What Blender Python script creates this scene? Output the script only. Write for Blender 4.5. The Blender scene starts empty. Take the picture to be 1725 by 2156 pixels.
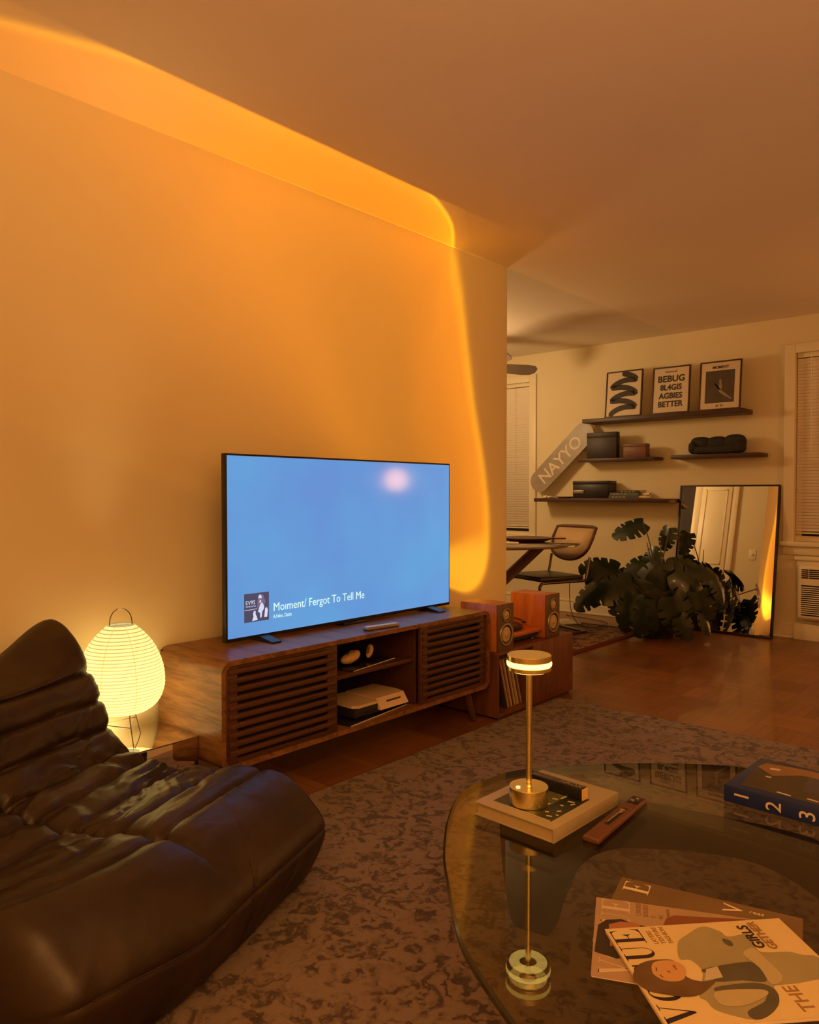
import bpy, bmesh, math, random
from mathutils import Vector, Matrix, noise
from math import sin, cos, pi, radians
random.seed(7)
S = bpy.context.scene
COL = S.collection
# ------------------------------------------------------------------ camera
cam = bpy.data.objects.new('camera', bpy.data.cameras.new('camera')); COL.objects.link(cam)
cam.location = (2.6, 0.0, 1.11)
cam.rotation_euler = (radians(90 - 1.369), 0, radians(41.7))
cam.data.sensor_fit = 'HORIZONTAL'; cam.data.sensor_width = 36.0
cam.data.lens = 36.0 * 1590 / 1725
cam.data.clip_start = 0.02
S.camera = cam
S.view_settings.view_transform = 'Standard'
try: S.view_settings.look = 'None'
except Exception: pass
S.view_settings.exposure = 0.0; S.view_settings.gamma = 1.0
S.view_settings.use_curve_mapping = False
# ------------------------------------------------------------------ world
w = bpy.data.worlds.new('night'); S.world = w; w.use_nodes = True
w.node_tree.nodes['Background'].inputs[0].default_value = (0.02, 0.025, 0.05, 1)
w.node_tree.nodes['Background'].inputs[1].default_value = 0.3
# ------------------------------------------------------------------ lights
CEIL = 2.465
def light(name, typ, loc, power, color, size=0.1, rot=None):
    d = bpy.data.lights.new(name, typ); d.energy = power; d.color = color
    if typ == 'AREA': d.shape = 'DISK'; d.size = size
    else: d.shadow_soft_size = size
    o = bpy.data.objects.new(name, d); COL.objects.link(o); o.location = loc
    if rot: o.rotation_euler = rot
    return o
light('dining_lamp_light', 'POINT', (-1.55, 4.75, 1.95), 42, (1.0, 0.62, 0.28), 0.14)
light('corner_lamp_light', 'POINT', (2.95, 5.52, 1.25), 24, (1.0, 0.42, 0.13), 0.11)
light('rear_fill_light', 'AREA', (3.3, -0.4, 1.35), 116, (1.0, 0.485, 0.175), 0.6, (pi, 0, 0))  # added fill behind the camera, aimed up to brighten the ceiling
light('lantern_bulb_light', 'POINT', (0.155, 1.262, 0.45), 20, (1.0, 0.72, 0.32), 0.04)
# sunset projector lamp standing behind the television: lens pattern in its light nodes
LP = Vector((0.13, 2.87, 0.80))
def sunset_light():
    o = light('sunset_lamp_light', 'POINT', LP, 1.0, (1, 1, 1), 0.004)
    d = o.data; d.use_nodes = True; nt = d.node_tree; N = nt.nodes; L = nt.links
    em = N['Emission']
    g = N.new('ShaderNodeNewGeometry')
    def vm(op, a, b=None):
        n = N.new('ShaderNodeVectorMath'); n.operation = op
        for i, v in enumerate((a, b)):
            if v is None: continue
            if isinstance(v, (tuple, Vector)): n.inputs[i].default_value = v
            else: L.new(v, n.inputs[i])
        return n.outputs['Value'] if op == 'DOT_PRODUCT' else n.outputs['Vector']
    def m(op, a, b=None, c=None, clamp=False):
        n = N.new('ShaderNodeMath'); n.operation = op; n.use_clamp = clamp
        for i, v in enumerate((a, b, c)):
            if v is None: continue
            if isinstance(v, (int, float)): n.inputs[i].default_value = v
            else: L.new(v, n.inputs[i])
        return n.outputs[0]
    V = vm('NORMALIZE', g.outputs['Incoming'])
    ax, e1, e2 = (-0.362, -0.052, 0.931), (0.932, 0.0, 0.362), (-0.019, 0.999, 0.048)
    ang = m('ARCCOSINE', vm('DOT_PRODUCT', V, ax))
    th = m('FRACT', m('ADD', m('DIVIDE', m('ARCTAN2', vm('DOT_PRODUCT', V, e2), vm('DOT_PRODUCT', V, e1)), 2 * pi), 1.0))
    fc = N.new('ShaderNodeFloatCurve'); L.new(th, fc.inputs['Value'])
    pts = [(0, 0.484), (0.0046, 0.478), (0.0163, 0.466), (0.027, 0.456), (0.0387, 0.446), (0.0525, 0.436), (0.0677, 0.426), (0.0831, 0.419), (0.0993, 0.414), (0.1152, 0.412), (0.1268, 0.412), (0.1305, 0.419), (0.136, 0.43), (0.1415, 0.442), (0.1462, 0.453), (0.151, 0.466), (0.1567, 0.481), (0.164, 0.503), (0.1725, 0.531), (0.1812, 0.565), (0.1899, 0.605), (0.1988, 0.652), (0.2071, 0.704), (0.2144, 0.759), (0.221, 0.816), (0.2271, 0.876), (0.2328, 0.938), (0.2381, 1.001), (0.2432, 1.067), (0.2485, 1.14), (0.2536, 1.217), (0.2583, 1.288), (0.262, 1.346), (0.2653, 1.397), (0.2689, 1.453), (0.2733, 1.523), (0.2782, 1.597), (0.2829, 1.665), (0.2872, 1.723), (0.2915, 1.774), (0.2957, 1.819), (0.2997, 1.855), (0.3037, 1.885), (0.3074, 1.909), (0.3106, 1.925), (0.3133, 1.934), (0.316, 1.94), (0.3192, 1.943), (0.3226, 1.943), (0.3252, 1.943), (0.3589, 1.974), (0.4723, 1.86), (0.56, 1.7), (0.65, 1.3), (0.72, 1.25), (0.768, 1.22), (0.7795, 1.07), (0.808, 0.912), (0.8136, 0.897), (0.8173, 0.887), (0.8211, 0.878), (0.8252, 0.867), (0.8295, 0.856), (0.8338, 0.844), (0.8383, 0.83), (0.8432, 0.815), (0.8489, 0.798), (0.8551, 0.781), (0.8617, 0.763), (0.8683, 0.745), (0.8751, 0.727), (0.8819, 0.71), (0.8886, 0.695), (0.8952, 0.682), (0.9022, 0.667), (0.9104, 0.647), (0.9197, 0.625), (0.9299, 0.603), (0.9409, 0.58), (0.9531, 0.556), (0.9658, 0.534), (0.9786, 0.513), (0.9917, 0.494), (1, 0.484)]
    cu = fc.mapping.curves[0]
    while len(cu.points) > 2: cu.points.remove(cu.points[1])
    cu.points[0].location = (0, pts[0][1] / 2); cu.points[1].location = (1, pts[-1][1] / 2)
    for a, b in pts[1:-1]: cu.points.new(a, b / 2)
    for p in cu.points: p.handle_type = 'AUTO_CLAMPED'
    fc.mapping.update()
    ratio = m('DIVIDE', ang, m('MULTIPLY', fc.outputs[0], 2.0))
    sep = N.new('ShaderNodeSeparateXYZ'); L.new(V, sep.inputs[0])
    vx = m('MAXIMUM', m('MULTIPLY', sep.outputs[0], -1.0), 0.072)
    vz = m('MAXIMUM', sep.outputs[2], 0.5)
    cf = N.new('ShaderNodeMapRange'); cf.interpolation_type = 'SMOOTHSTEP'; L.new(sep.outputs[2], cf.inputs[0]); cf.inputs['From Min'].default_value = .2; cf.inputs['From Max'].default_value = .55
    roomside = m('MINIMUM', m('MAXIMUM', m('MULTIPLY', m('ADD', sep.outputs[0], 0.075), 12.0), 0.0), 1.0)
    past = m('GREATER_THAN', m('ADD', sep.outputs[1], m('MULTIPLY', sep.outputs[0], 7.12)), 0.0)
    roomside = m('MAXIMUM', roomside, past)
    lsp = N.new('ShaderNodeMapRange'); L.new(sep.outputs[2], lsp.inputs[0])
    for a, v in (('From Min', -.06), ('From Max', .06), ('To Min', 7.0), ('To Max', .5)): lsp.inputs[a].default_value = v
    lowspill = lsp.outputs[0]
    wt = m('DIVIDE', 0.0169, m('POWER', vx, 3.0))
    wall = m('MULTIPLY', m('ADD', m('MULTIPLY', wt, m('SUBTRACT', 1.0, roomside)), m('MULTIPLY', roomside, lowspill)), SUN_WALL)
    ceil = m('MULTIPLY', m('MULTIPLY', m('DIVIDE', 2.77, m('POWER', vz, 3.0)), cf.outputs[0]), SUN_CEIL)
    # beam strength is shaped by direction to balance brightness of wall and ceiling
    sl = m('DIVIDE', m('MULTIPLY', sep.outputs[0], -1.0), m('MAXIMUM', sep.outputs[2], 0.001))
    up = m('GREATER_THAN', sep.outputs[2], 0.02)
    onceil = m('MULTIPLY', up, m('LESS_THAN', sl, 0.0781))
    base = m('ADD', m('MULTIPLY', ceil, onceil), m('MULTIPLY', wall, m('SUBTRACT', 1.0, onceil)))
    ramp = N.new('ShaderNodeValToRGB'); L.new(m('MULTIPLY', ratio, 0.5), ramp.inputs[0])
    cr = ramp.color_ramp
    stops = [(0.0, (.52, .185, .004)), (.25, (.66, .225, .004)), (.42, (1.12, .33, .003)), (.485, (1.55, .47, .004)), (.4965, (2.0, .82, .01)),
             (.506, (.30, .115, .010)), (.56, (.11, .04, .004)), (.70, (.04, .012, .001)), (1.0, (.012, .003, .0))]
    for i, (p, c) in enumerate(stops):
        e = cr.elements[i] if i < 2 else cr.elements.new(p)
        e.position = p; e.color = (*c, 1)
    e = cr.elements[0]
    # warm yellow hot spot low on the wall, right beside the lens
    hot = vm('DOT_PRODUCT', V, tuple(Vector((-0.13, 0.66, -0.14)).normalized()))
    hs = N.new('ShaderNodeMapRange'); hs.inputs['From Min'].default_value = .93; hs.inputs['From Max'].default_value = 1.0
    hs.interpolation_type = 'SMOOTHSTEP'; L.new(hot, hs.inputs['Value'])
    inside = m('LESS_THAN', ratio, 1.0)
    # soft lower-left edge of the beam: depends on how steeply the light rises towards the rear of the room
    slope = N.new('ShaderNodeMapRange'); slope.interpolation_type = 'SMOOTHSTEP'
    L.new(m('DIVIDE', sep.outputs[2], m('MAXIMUM', m('MULTIPLY', sep.outputs[1], -1.0), 0.02)), slope.inputs['Value'])
    for a, v in (('From Min', .25), ('From Max', 1.7), ('To Min', .05), ('To Max', 1.0)): slope.inputs[a].default_value = v
    side = m('MAXIMUM', m('GREATER_THAN', sep.outputs[1], -0.02), slope.outputs[0])
    mix = N.new('ShaderNodeMixRGB'); mix.blend_type = 'MIX'
    L.new(m('MULTIPLY', m('MULTIPLY', hs.outputs[0], inside), 0.85), mix.inputs[0]); L.new(ramp.outputs[0], mix.inputs[1]); mix.inputs[2].default_value = (2.2, 1.15, .05, 1)
    L.new(mix.outputs[0], em.inputs['Color'])
    L.new(m('MULTIPLY', base, side), em.inputs['Strength'])
SUN_WALL, SUN_CEIL = 22.0, 35.0
sunset_light()

# ------------------------------------------------------------------ material helpers
def newmat(name):
    m = bpy.data.materials.new(name); m.use_nodes = True
    nt = m.node_tree; return m, nt.nodes, nt.links, nt.nodes['Principled BSDF']
def setp(b, **k):
    al = dict(rough='Roughness', metal='Metallic', coat='Coat Weight', spec='Specular IOR Level', trans='Transmission Weight', ior='IOR', estr='Emission Strength', sheen='Sheen Weight', croug='Coat Roughness')
    for a, v in k.items(): b.inputs[al[a]].default_value = v
def mat(name, c, rough=.5, metal=0., var=.12, scale=30., bump=0., **k):
    m, N, L, b = newmat(name); setp(b, rough=rough, metal=metal, **k)
    tc = N.new('ShaderNodeTexCoord'); n = N.new('ShaderNodeTexNoise'); n.inputs['Scale'].default_value = scale; n.inputs['Detail'].default_value = 4
    L.new(tc.outputs['Object'], n.inputs['Vector'])
    mx = N.new('ShaderNodeMixRGB'); L.new(n.outputs['Fac'], mx.inputs[0])
    mx.inputs[1].default_value = (*[x * (1 - var) for x in c], 1); mx.inputs[2].default_value = (*[min(1, x * (1 + var)) for x in c], 1)
    L.new(mx.outputs[0], b.inputs['Base Color'])
    if bump:
        bp = N.new('ShaderNodeBump'); bp.inputs['Strength'].default_value = bump; bp.inputs['Distance'].default_value = .002
        L.new(n.outputs['Fac'], bp.inputs['Height']); L.new(bp.outputs[0], b.inputs['Normal'])
    return m
def wood(name, c1, c2, axis='Y', scale=6., rough=.42, stretch=12., coat=0.):
    m, N, L, b = newmat(name); setp(b, rough=rough, coat=coat)
    tc = N.new('ShaderNodeTexCoord'); mp = N.new('ShaderNodeMapping')
    s = [stretch] * 3; s['XYZ'.index(axis)] = 1.
    mp.inputs['Scale'].default_value = s
    L.new(tc.outputs['Object'], mp.inputs[0])
    n1 = N.new('ShaderNodeTexNoise'); n1.inputs['Scale'].default_value = scale * .4; n1.inputs['Detail'].default_value = 5; n1.inputs['Distortion'].default_value = 1.2
    n2 = N.new('ShaderNodeTexNoise'); n2.inputs['Scale'].default_value = scale * 3; n2.inputs['Detail'].default_value = 6
    L.new(mp.outputs[0], n1.inputs[0]); L.new(mp.outputs[0], n2.inputs[0])
    a = N.new('ShaderNodeMath'); a.operation = 'MULTIPLY_ADD'; L.new(n2.outputs['Fac'], a.inputs[0]); a.inputs[1].default_value = .45; 
    a2 = N.new('ShaderNodeMath'); a2.operation = 'MULTIPLY'; L.new(n1.outputs['Fac'], a2.inputs[0]); a2.inputs[1].default_value = .75
    L.new(a2.outputs[0], a.inputs[2])
    r = N.new('ShaderNodeValToRGB'); r.color_ramp.elements[0].position = .42; r.color_ramp.elements[1].position = .75
    r.color_ramp.elements[0].color = (*c1, 1); r.color_ramp.elements[1].color = (*c2, 1)
    L.new(a.outputs[0], r.inputs[0]); L.new(r.outputs[0], b.inputs['Base Color'])
    bp = N.new('ShaderNodeBump'); bp.inputs['Strength'].default_value = .15; bp.inputs['Distance'].default_value = .001
    L.new(a.outputs[0], bp.inputs['Height']); L.new(bp.outputs[0], b.inputs['Normal'])
    return m
def emis(name, c, s):
    m, N, L, b = newmat(name); b.inputs['Base Color'].default_value = (*[x * .5 for x in c], 1)
    tc = N.new('ShaderNodeTexCoord'); n = N.new('ShaderNodeTexNoise'); n.inputs['Scale'].default_value = 3
    L.new(tc.outputs['Object'], n.inputs[0])
    mx = N.new('ShaderNodeMixRGB'); L.new(n.outputs['Fac'], mx.inputs[0]); mx.inputs[1].default_value = (*[x * .96 for x in c], 1); mx.inputs[2].default_value = (*c, 1)
    L.new(mx.outputs[0], b.inputs['Emission Color']); b.inputs['Emission Strength'].default_value = s
    return m
# ------------------------------------------------------------------ mesh helpers
class M:
    def __init__(s): s.bm = bmesh.new(); s.mi = 0; s.smooth = False
    def _f(s, vs):
        try:
            f = s.bm.faces.new(vs); f.material_index = s.mi; f.smooth = s.smooth; return f
        except ValueError: return None
    def box(s, x0, x1, y0, y1, z0, z1, bev=0., seg=2):
        r = bmesh.ops.create_cube(s.bm, size=1.)
        vs = r['verts']
        for v in vs: v.co = Vector((x0 + (v.co.x + .5) * (x1 - x0), y0 + (v.co.y + .5) * (y1 - y0), z0 + (v.co.z + .5) * (z1 - z0)))
        fs = {f for v in vs for f in v.link_faces}
        for f in fs: f.material_index = s.mi
        if bev:
            es = {e for v in vs for e in v.link_edges}
            r = bmesh.ops.bevel(s.bm, geom=list(es), offset=bev, segments=seg, profile=.5, affect='EDGES')
            for f in r['faces']: f.material_index = s.mi; f.smooth = True
        return s
    def obox(s, c, u, v, n, hu, hv, hn, bev=0.):
        c, u, v, n = Vector(c), Vector(u).normalized(), Vector(v).normalized(), Vector(n).normalized()
        b0 = len(s.bm.verts)
        r = bmesh.ops.create_cube(s.bm, size=2.)
        for q in r['verts']: q.co = c + u * (q.co.x * hu) + v * (q.co.y * hv) + n * (q.co.z * hn)
        for f in {f for q in r['verts'] for f in q.link_faces}: f.material_index = s.mi
        if bev:
            r = bmesh.ops.bevel(s.bm, geom=list({e for q in r['verts'] for e in q.link_edges}), offset=bev, segments=2, profile=.5, affect='EDGES')
            for f in r['faces']: f.material_index = s.mi; f.smooth = True
        return s
    def prism(s, pts, o, u, v, n, h):
        """polygon pts (a,b) at o + a*u + b*v, extruded h along n"""
        o, u, v, n = Vector(o), Vector(u), Vector(v), Vector(n)
        A = [s.bm.verts.new(o + u * a + v * b) for a, b in pts]
        B = [s.bm.verts.new(o + u * a + v * b + n * h) for a, b in pts]
        k = len(pts)
        s._f(A[::-1]); s._f(B)
        for i in range(k): s._f((A[i], A[(i + 1) % k], B[(i + 1) % k], B[i]))
        return s
    def lathe(s, prof, c=(0, 0, 0), seg=32, caps=True, axis='Z'):
        c = Vector(c); rings = []
        sm = s.smooth
        s.smooth = True
        for r, z in prof:
            ring = []
            for i in range(seg):
                a = 2 * pi * i / seg
                p = (r * cos(a), r * sin(a), z) if axis == 'Z' else ((z, r * cos(a), r * sin(a)) if axis == 'X' else (r * cos(a), z, r * sin(a)))
                ring.append(s.bm.verts.new(c + Vector(p)))
            rings.append(ring)
        for a, b in zip(rings, rings[1:]):
            for i in range(seg): s._f((a[i], a[(i + 1) % seg], b[(i + 1) % seg], b[i]))
        s.smooth = False
        if caps:
            if prof[0][0] > 1e-4: s._f(rings[0][::-1])
            if prof[-1][0] > 1e-4: s._f(rings[-1])
        s.smooth = sm
        return s
    def tube(s, pts, r, seg=10, closed=False):
        pts = [Vector(p) for p in pts]; n = len(pts); rings = []
        prev = None
        for i, p in enumerate(pts):
            if closed: t = (pts[(i + 1) % n] - pts[i - 1])
            else: t = pts[min(i + 1, n - 1)] - pts[max(i - 1, 0)]
            t.normalize()
            if prev is None:
                up = Vector((0, 0, 1)) if abs(t.z) < .9 else Vector((1, 0, 0))
                a = t.cross(up).normalized()
            else:
                a = (prev - t * prev.dot(t)).normalized()
            prev = a; b = t.cross(a)
            rr = r[i] if isinstance(r, (list, tuple)) else r
            rings.append([s.bm.verts.new(p + a * (rr * cos(2 * pi * k / seg)) + b * (rr * sin(2 * pi * k / seg))) for k in range(seg)])
        s.smooth = True
        pr = list(zip(rings, rings[1:])) + ([(rings[-1], rings[0])] if closed else [])
        for A, B in pr:
            for k in range(seg): s._f((A[k], A[(k + 1) % seg], B[(k + 1) % seg], B[k]))
        if not closed: s._f(rings[0][::-1]); s._f(rings[-1])
        s.smooth = False
        return s
    def grid(s, rows, closed_u=False):
        s.smooth = True
        R = [[s.bm.verts.new(Vector(p)) for p in row] for row in rows]
        for a, b in zip(R, R[1:]):
            n = len(a)
            for i in range(n if closed_u else n - 1): s._f((a[i], a[(i + 1) % n], b[(i + 1) % n], b[i]))
        s.smooth = False
        return R
    def build(s, name, mats, parent=None):
        me = bpy.data.meshes.new(name)
        bmesh.ops.recalc_face_normals(s.bm, faces=s.bm.faces)
        s.bm.to_mesh(me); s.bm.free()
        me.set_sharp_from_angle(angle=radians(38))
        for m in (mats if isinstance(mats, (list, tuple)) else [mats]): me.materials.append(m)
        o = bpy.data.objects.new(name, me); COL.objects.link(o)
        if parent: o.parent = parent
        return o
def tag(o, label=None, cat=None, group=None, kind=None):
    if label: o['label'] = label
    if cat: o['category'] = cat
    if group: o['group'] = group
    if kind: o['kind'] = kind
    return o
def thing(name, loc, label, cat, rz=0., group=None):
    o = bpy.data.objects.new(name, None); COL.objects.link(o); o.empty_display_size = .05
    o.location = loc; o.rotation_euler = (0, 0, rz)
    return tag(o, label, cat, group)
def struct(name, m, mats): return tag(m.build(name, mats), kind='structure')
def smoothpts(P, n=8, closed=True):
    out = []; k = len(P)
    rng = range(k) if closed else range(k - 1)
    for i in rng:
        p0, p1, p2, p3 = [Vector(P[j % k] if closed else P[max(0, min(k - 1, j))]) for j in (i - 1, i, i + 1, i + 2)]
        for q in range(n):
            t = q / n
            out.append(.5 * ((2 * p1) + (p2 - p0) * t + (2 * p0 - 5 * p1 + 4 * p2 - p3) * t * t + (3 * p1 - p0 - 3 * p2 + p3) * t ** 3))
    if not closed: out.append(Vector(P[-1]))
    return out
def text(name, s, size, o, u, v, mats, parent=None, ext=.0006, align='LEFT', sx=1., bold=0.):
    """lettering starting at o, reading along u with letter tops along v"""
    cu = bpy.data.curves.new('lettering', 'FONT'); cu.body = s; cu.size = size; cu.extrude = ext; cu.align_x = align; cu.offset = bold; cu.resolution_u = 3
    t = bpy.data.objects.new('tmp', cu); COL.objects.link(t)
    dg = bpy.context.evaluated_depsgraph_get(); dg.update()
    me = bpy.data.meshes.new_from_object(t.evaluated_get(dg))
    COL.objects.unlink(t); bpy.data.objects.remove(t)
    u = Vector(u).normalized(); v = Vector(v).normalized(); n = u.cross(v)
    X = Matrix(((u.x * sx, v.x, n.x, o[0]), (u.y * sx, v.y, n.y, o[1]), (u.z * sx, v.z, n.z, o[2]), (0, 0, 0, 1)))
    me.transform(X); me.materials.clear(); me.materials.append(mats); me.name = name
    ob = bpy.data.objects.new(name, me); COL.objects.link(ob)
    if parent: ob.parent = parent
    return ob
# ------------------------------------------------------------------ materials
PAINT = mat('cream_paint', (.74, .66, .44), .75, var=.03, scale=2.5, bump=.04)
CEILP = mat('ceiling_paint', (.82, .72, .58), .8, var=.03, scale=2)
TRIM = mat('trim_paint', (.80, .72, .52), .4, var=.03, scale=5)
SLAT = mat('blind_slat', (.88, .80, .66), .5, var=.04)
GLASSN = mat('night_window_glass', (.012, .012, .016), .55, var=.1)
WALNUT = wood('walnut_veneer', (.10, .040, .013), (.29, .135, .042), 'X', 5, .38, 9)
WALNUTY = wood('walnut_veneer_long', (.085, .034, .012), (.22, .095, .034), 'Y', 5, .34, 10)
WALDARK = wood('walnut_slats', (.055, .020, .008), (.10, .038, .015), 'Y', 6, .5, 10)
DARKIN = mat('dark_interior', (.018, .008, .005), .7)
SHELFW = wood('shelf_wood', (.032, .010, .007), (.07, .022, .013), 'X', 6, .45, 10)
CHERRY = wood('cherry_wood', (.42, .13, .035), (.62, .22, .06), 'Z', 6, .35, 8)
CABW = wood('cabinet_wood', (.10, .032, .014), (.19, .065, .026), 'Z', 6, .45, 8)
BLACK = mat('black_plastic', (.012, .012, .013), .3, var=.2)
BLACKM = mat('black_matte', (.014, .012, .012), .6, var=.2)
BLACKW = mat('black_wood', (.012, .007, .006), .4, var=.25, scale=12)
CHROME = mat('chrome', (.75, .70, .65), .12, 1., var=.05)
WHITEP = mat('white_plastic', (.72, .66, .56), .35, var=.03)
CREAM = mat('cream_paper', (.70, .60, .42), .6, var=.05)
GREYM = mat('grey_metal', (.30, .27, .22), .4, .6)
def parquet():
    m, N, L, b = newmat('parquet'); setp(b, rough=.33, coat=.15)
    tc = N.new('ShaderNodeTexCoord'); sp = N.new('ShaderNodeSeparateXYZ'); L.new(tc.outputs['Object'], sp.inputs[0])
    def mm(op, a, b_=None):
        n = N.new('ShaderNodeMath'); n.operation = op
        for i, v in enumerate((a, b_)):
            if v is None: continue
            if isinstance(v, (int, float)): n.inputs[i].default_value = v
            else: L.new(v, n.inputs[i])
        return n.outputs[0]
    u = mm('DIVIDE', sp.outputs[0], .24); v = mm('DIVIDE', sp.outputs[1], .24)
    fu = mm('FLOOR', u); fv = mm('FLOOR', v)
    par = mm('FLOORED_MODULO', mm('ADD', fu, fv), 2.0)
    ru, rv = mm('FRACT', u), mm('FRACT', v)
    st = mm('ADD', mm('MULTIPLY', ru, par), mm('MULTIPLY', rv, mm('SUBTRACT', 1.0, par)))
    s5 = mm('MULTIPLY', st, 5.0); si = mm('FLOOR', s5); sf = mm('FRACT', s5)
    cx = N.new('ShaderNodeCombineXYZ'); L.new(fu, cx.inputs[0]); L.new(fv, cx.inputs[1]); L.new(mm('MULTIPLY', si, 1.7), cx.inputs[2])
    wn = N.new('ShaderNodeTexWhiteNoise'); L.new(cx.outputs[0], wn.inputs[0])
    cy_ = N.new('ShaderNodeCombineXYZ'); L.new(fu, cy_.inputs[0]); L.new(fv, cy_.inputs[1])
    wt = N.new('ShaderNodeTexWhiteNoise'); L.new(cy_.outputs[0], wt.inputs[0])
    val = mm('ADD', mm('MULTIPLY', wn.outputs['Value'], .45), mm('MULTIPLY', wt.outputs['Value'], .55))
    r = N.new('ShaderNodeValToRGB'); L.new(val, r.inputs[0])
    r.color_ramp.elements[0].color = (.155, .058, .017, 1); r.color_ramp.elements[1].color = (.30, .125, .038, 1)
    gap = mm('MINIMUM', mm('MINIMUM', sf, mm('SUBTRACT', 1.0, sf)), mm('MULTIPLY', mm('MINIMUM', mm('MINIMUM', ru, mm('SUBTRACT', 1.0, ru)), mm('MINIMUM', rv, mm('SUBTRACT', 1.0, rv))), 5.0))
    g = N.new('ShaderNodeMapRange'); g.inputs['From Max'].default_value = .05; L.new(gap, g.inputs[0])
    mx = N.new('ShaderNodeMixRGB'); L.new(g.outputs[0], mx.inputs[0]); mx.inputs[1].default_value = (.06, .02, .006, 1); L.new(r.outputs[0], mx.inputs[2])
    L.new(mx.outputs[0], b.inputs['Base Color'])
    return m
def rugmat(name, cols, scale, dist=.35, rough=.95):
    m, N, L, b = newmat(name); setp(b, rough=rough, sheen=.15)
    b.inputs['Specular IOR Level'].default_value = .1
    tc = N.new('ShaderNodeTexCoord')
    nz = N.new('ShaderNodeTexNoise'); nz.inputs['Scale'].default_value = scale * .8; nz.inputs['Detail'].default_value = 3; L.new(tc.outputs['Object'], nz.inputs[0])
    ad = N.new('ShaderNodeMixRGB'); ad.blend_type = 'ADD'; ad.inputs[0].default_value = dist; L.new(tc.outputs['Object'], ad.inputs[1]); L.new(nz.outputs['Color'], ad.inputs[2])
    vo = N.new('ShaderNodeTexVoronoi'); vo.feature = 'F1'; vo.inputs['Scale'].default_value = scale; L.new(ad.outputs[0], vo.inputs[0])
    v2 = N.new('ShaderNodeTexVoronoi'); v2.feature = 'DISTANCE_TO_EDGE'; v2.inputs['Scale'].default_value = scale * .55; L.new(ad.outputs[0], v2.inputs[0])
    n2 = N.new('ShaderNodeTexNoise'); n2.inputs['Scale'].default_value = scale * 1.6; n2.inputs['Detail'].default_value = 6; n2.inputs['Roughness'].default_value = .65; L.new(ad.outputs[0], n2.inputs[0])
    def mm(op, a, b_):
        n = N.new('ShaderNodeMath'); n.operation = op
        for i, v in enumerate((a, b_)):
            if isinstance(v, (int, float)): n.inputs[i].default_value = v
            else: L.new(v, n.inputs[i])
        return n.outputs[0]
    val = mm('ADD', mm('MULTIPLY', vo.outputs['Distance'], .45), mm('MULTIPLY', n2.outputs['Fac'], .75))
    val = mm('ADD', val, mm('MULTIPLY', mm('MINIMUM', v2.outputs['Distance'], .12), 1.2))
    r = N.new('ShaderNodeValToRGB'); L.new(val, r.inputs[0]); cr = r.color_ramp
    for i, (p, c) in enumerate(cols):
        e = cr.elements[i] if i < 2 else cr.elements.new(p)
        e.position = p; e.color = (*c, 1)
    fz = N.new('ShaderNodeTexNoise'); fz.inputs['Scale'].default_value = 420; L.new(tc.outputs['Object'], fz.inputs[0])
    mx = N.new('ShaderNodeMixRGB'); mx.blend_type = 'MULTIPLY'; mx.inputs[0].default_value = .5; L.new(r.outputs[0], mx.inputs[1]); L.new(fz.outputs['Fac'], mx.inputs[2])
    L.new(mx.outputs[0], b.inputs['Base Color'])
    bp = N.new('ShaderNodeBump'); bp.inputs['Strength'].default_value = .5; bp.inputs['Distance'].default_value = .004
    L.new(fz.outputs['Fac'], bp.inputs['Height']); L.new(bp.outputs[0], b.inputs['Normal'])
    return m
# ------------------------------------------------------------------ structure
X0, X1, Y0, Y1 = -3.2, 4.3, -1.6, 6.3
struct('floor', M().box(X0 - .1, X1 + .1, Y0 - .1, Y1 + .15, -.1, 0), parquet())
struct('ceiling', M().box(X0 - .1, X1 + .1, Y0 - .1, Y1 + .15, CEIL, CEIL + .1), CEILP)
struct('wall_left', M().box(-.12, 0, Y0, 3.8, 0, CEIL), PAINT)
struct('wall_dining_rear', M().box(X0, -.12, 3.68, 3.8, 0, CEIL), PAINT)
struct('wall_dining_side', M().box(X0 - .1, X0, 3.68, Y1, 0, CEIL), PAINT)
struct('wall_right', M().box(X1, X1 + .1, Y0, Y1, 0, CEIL), PAINT)
struct('wall_back', M().box(-.12, X1, Y0 - .1, Y0, 0, CEIL), PAINT)
W1 = (-2.35, -1.435, .70, 2.20); W2 = (.948, 1.86, .745, 2.185)
f = M()
xs = [X0, W1[0], W1[1], W2[0], W2[1], X1]
f.box(xs[0], xs[1], Y1, Y1 + .15, 0, CEIL).box(xs[2], xs[3], Y1, Y1 + .15, 0, CEIL).box(xs[4], xs[5], Y1, Y1 + .15, 0, CEIL)
for a in (W1, W2): f.box(a[0], a[1], Y1, Y1 + .15, 0, a[2]).box(a[0], a[1], Y1, Y1 + .15, a[3], CEIL)
struct('wall_far', f, PAINT)
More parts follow.
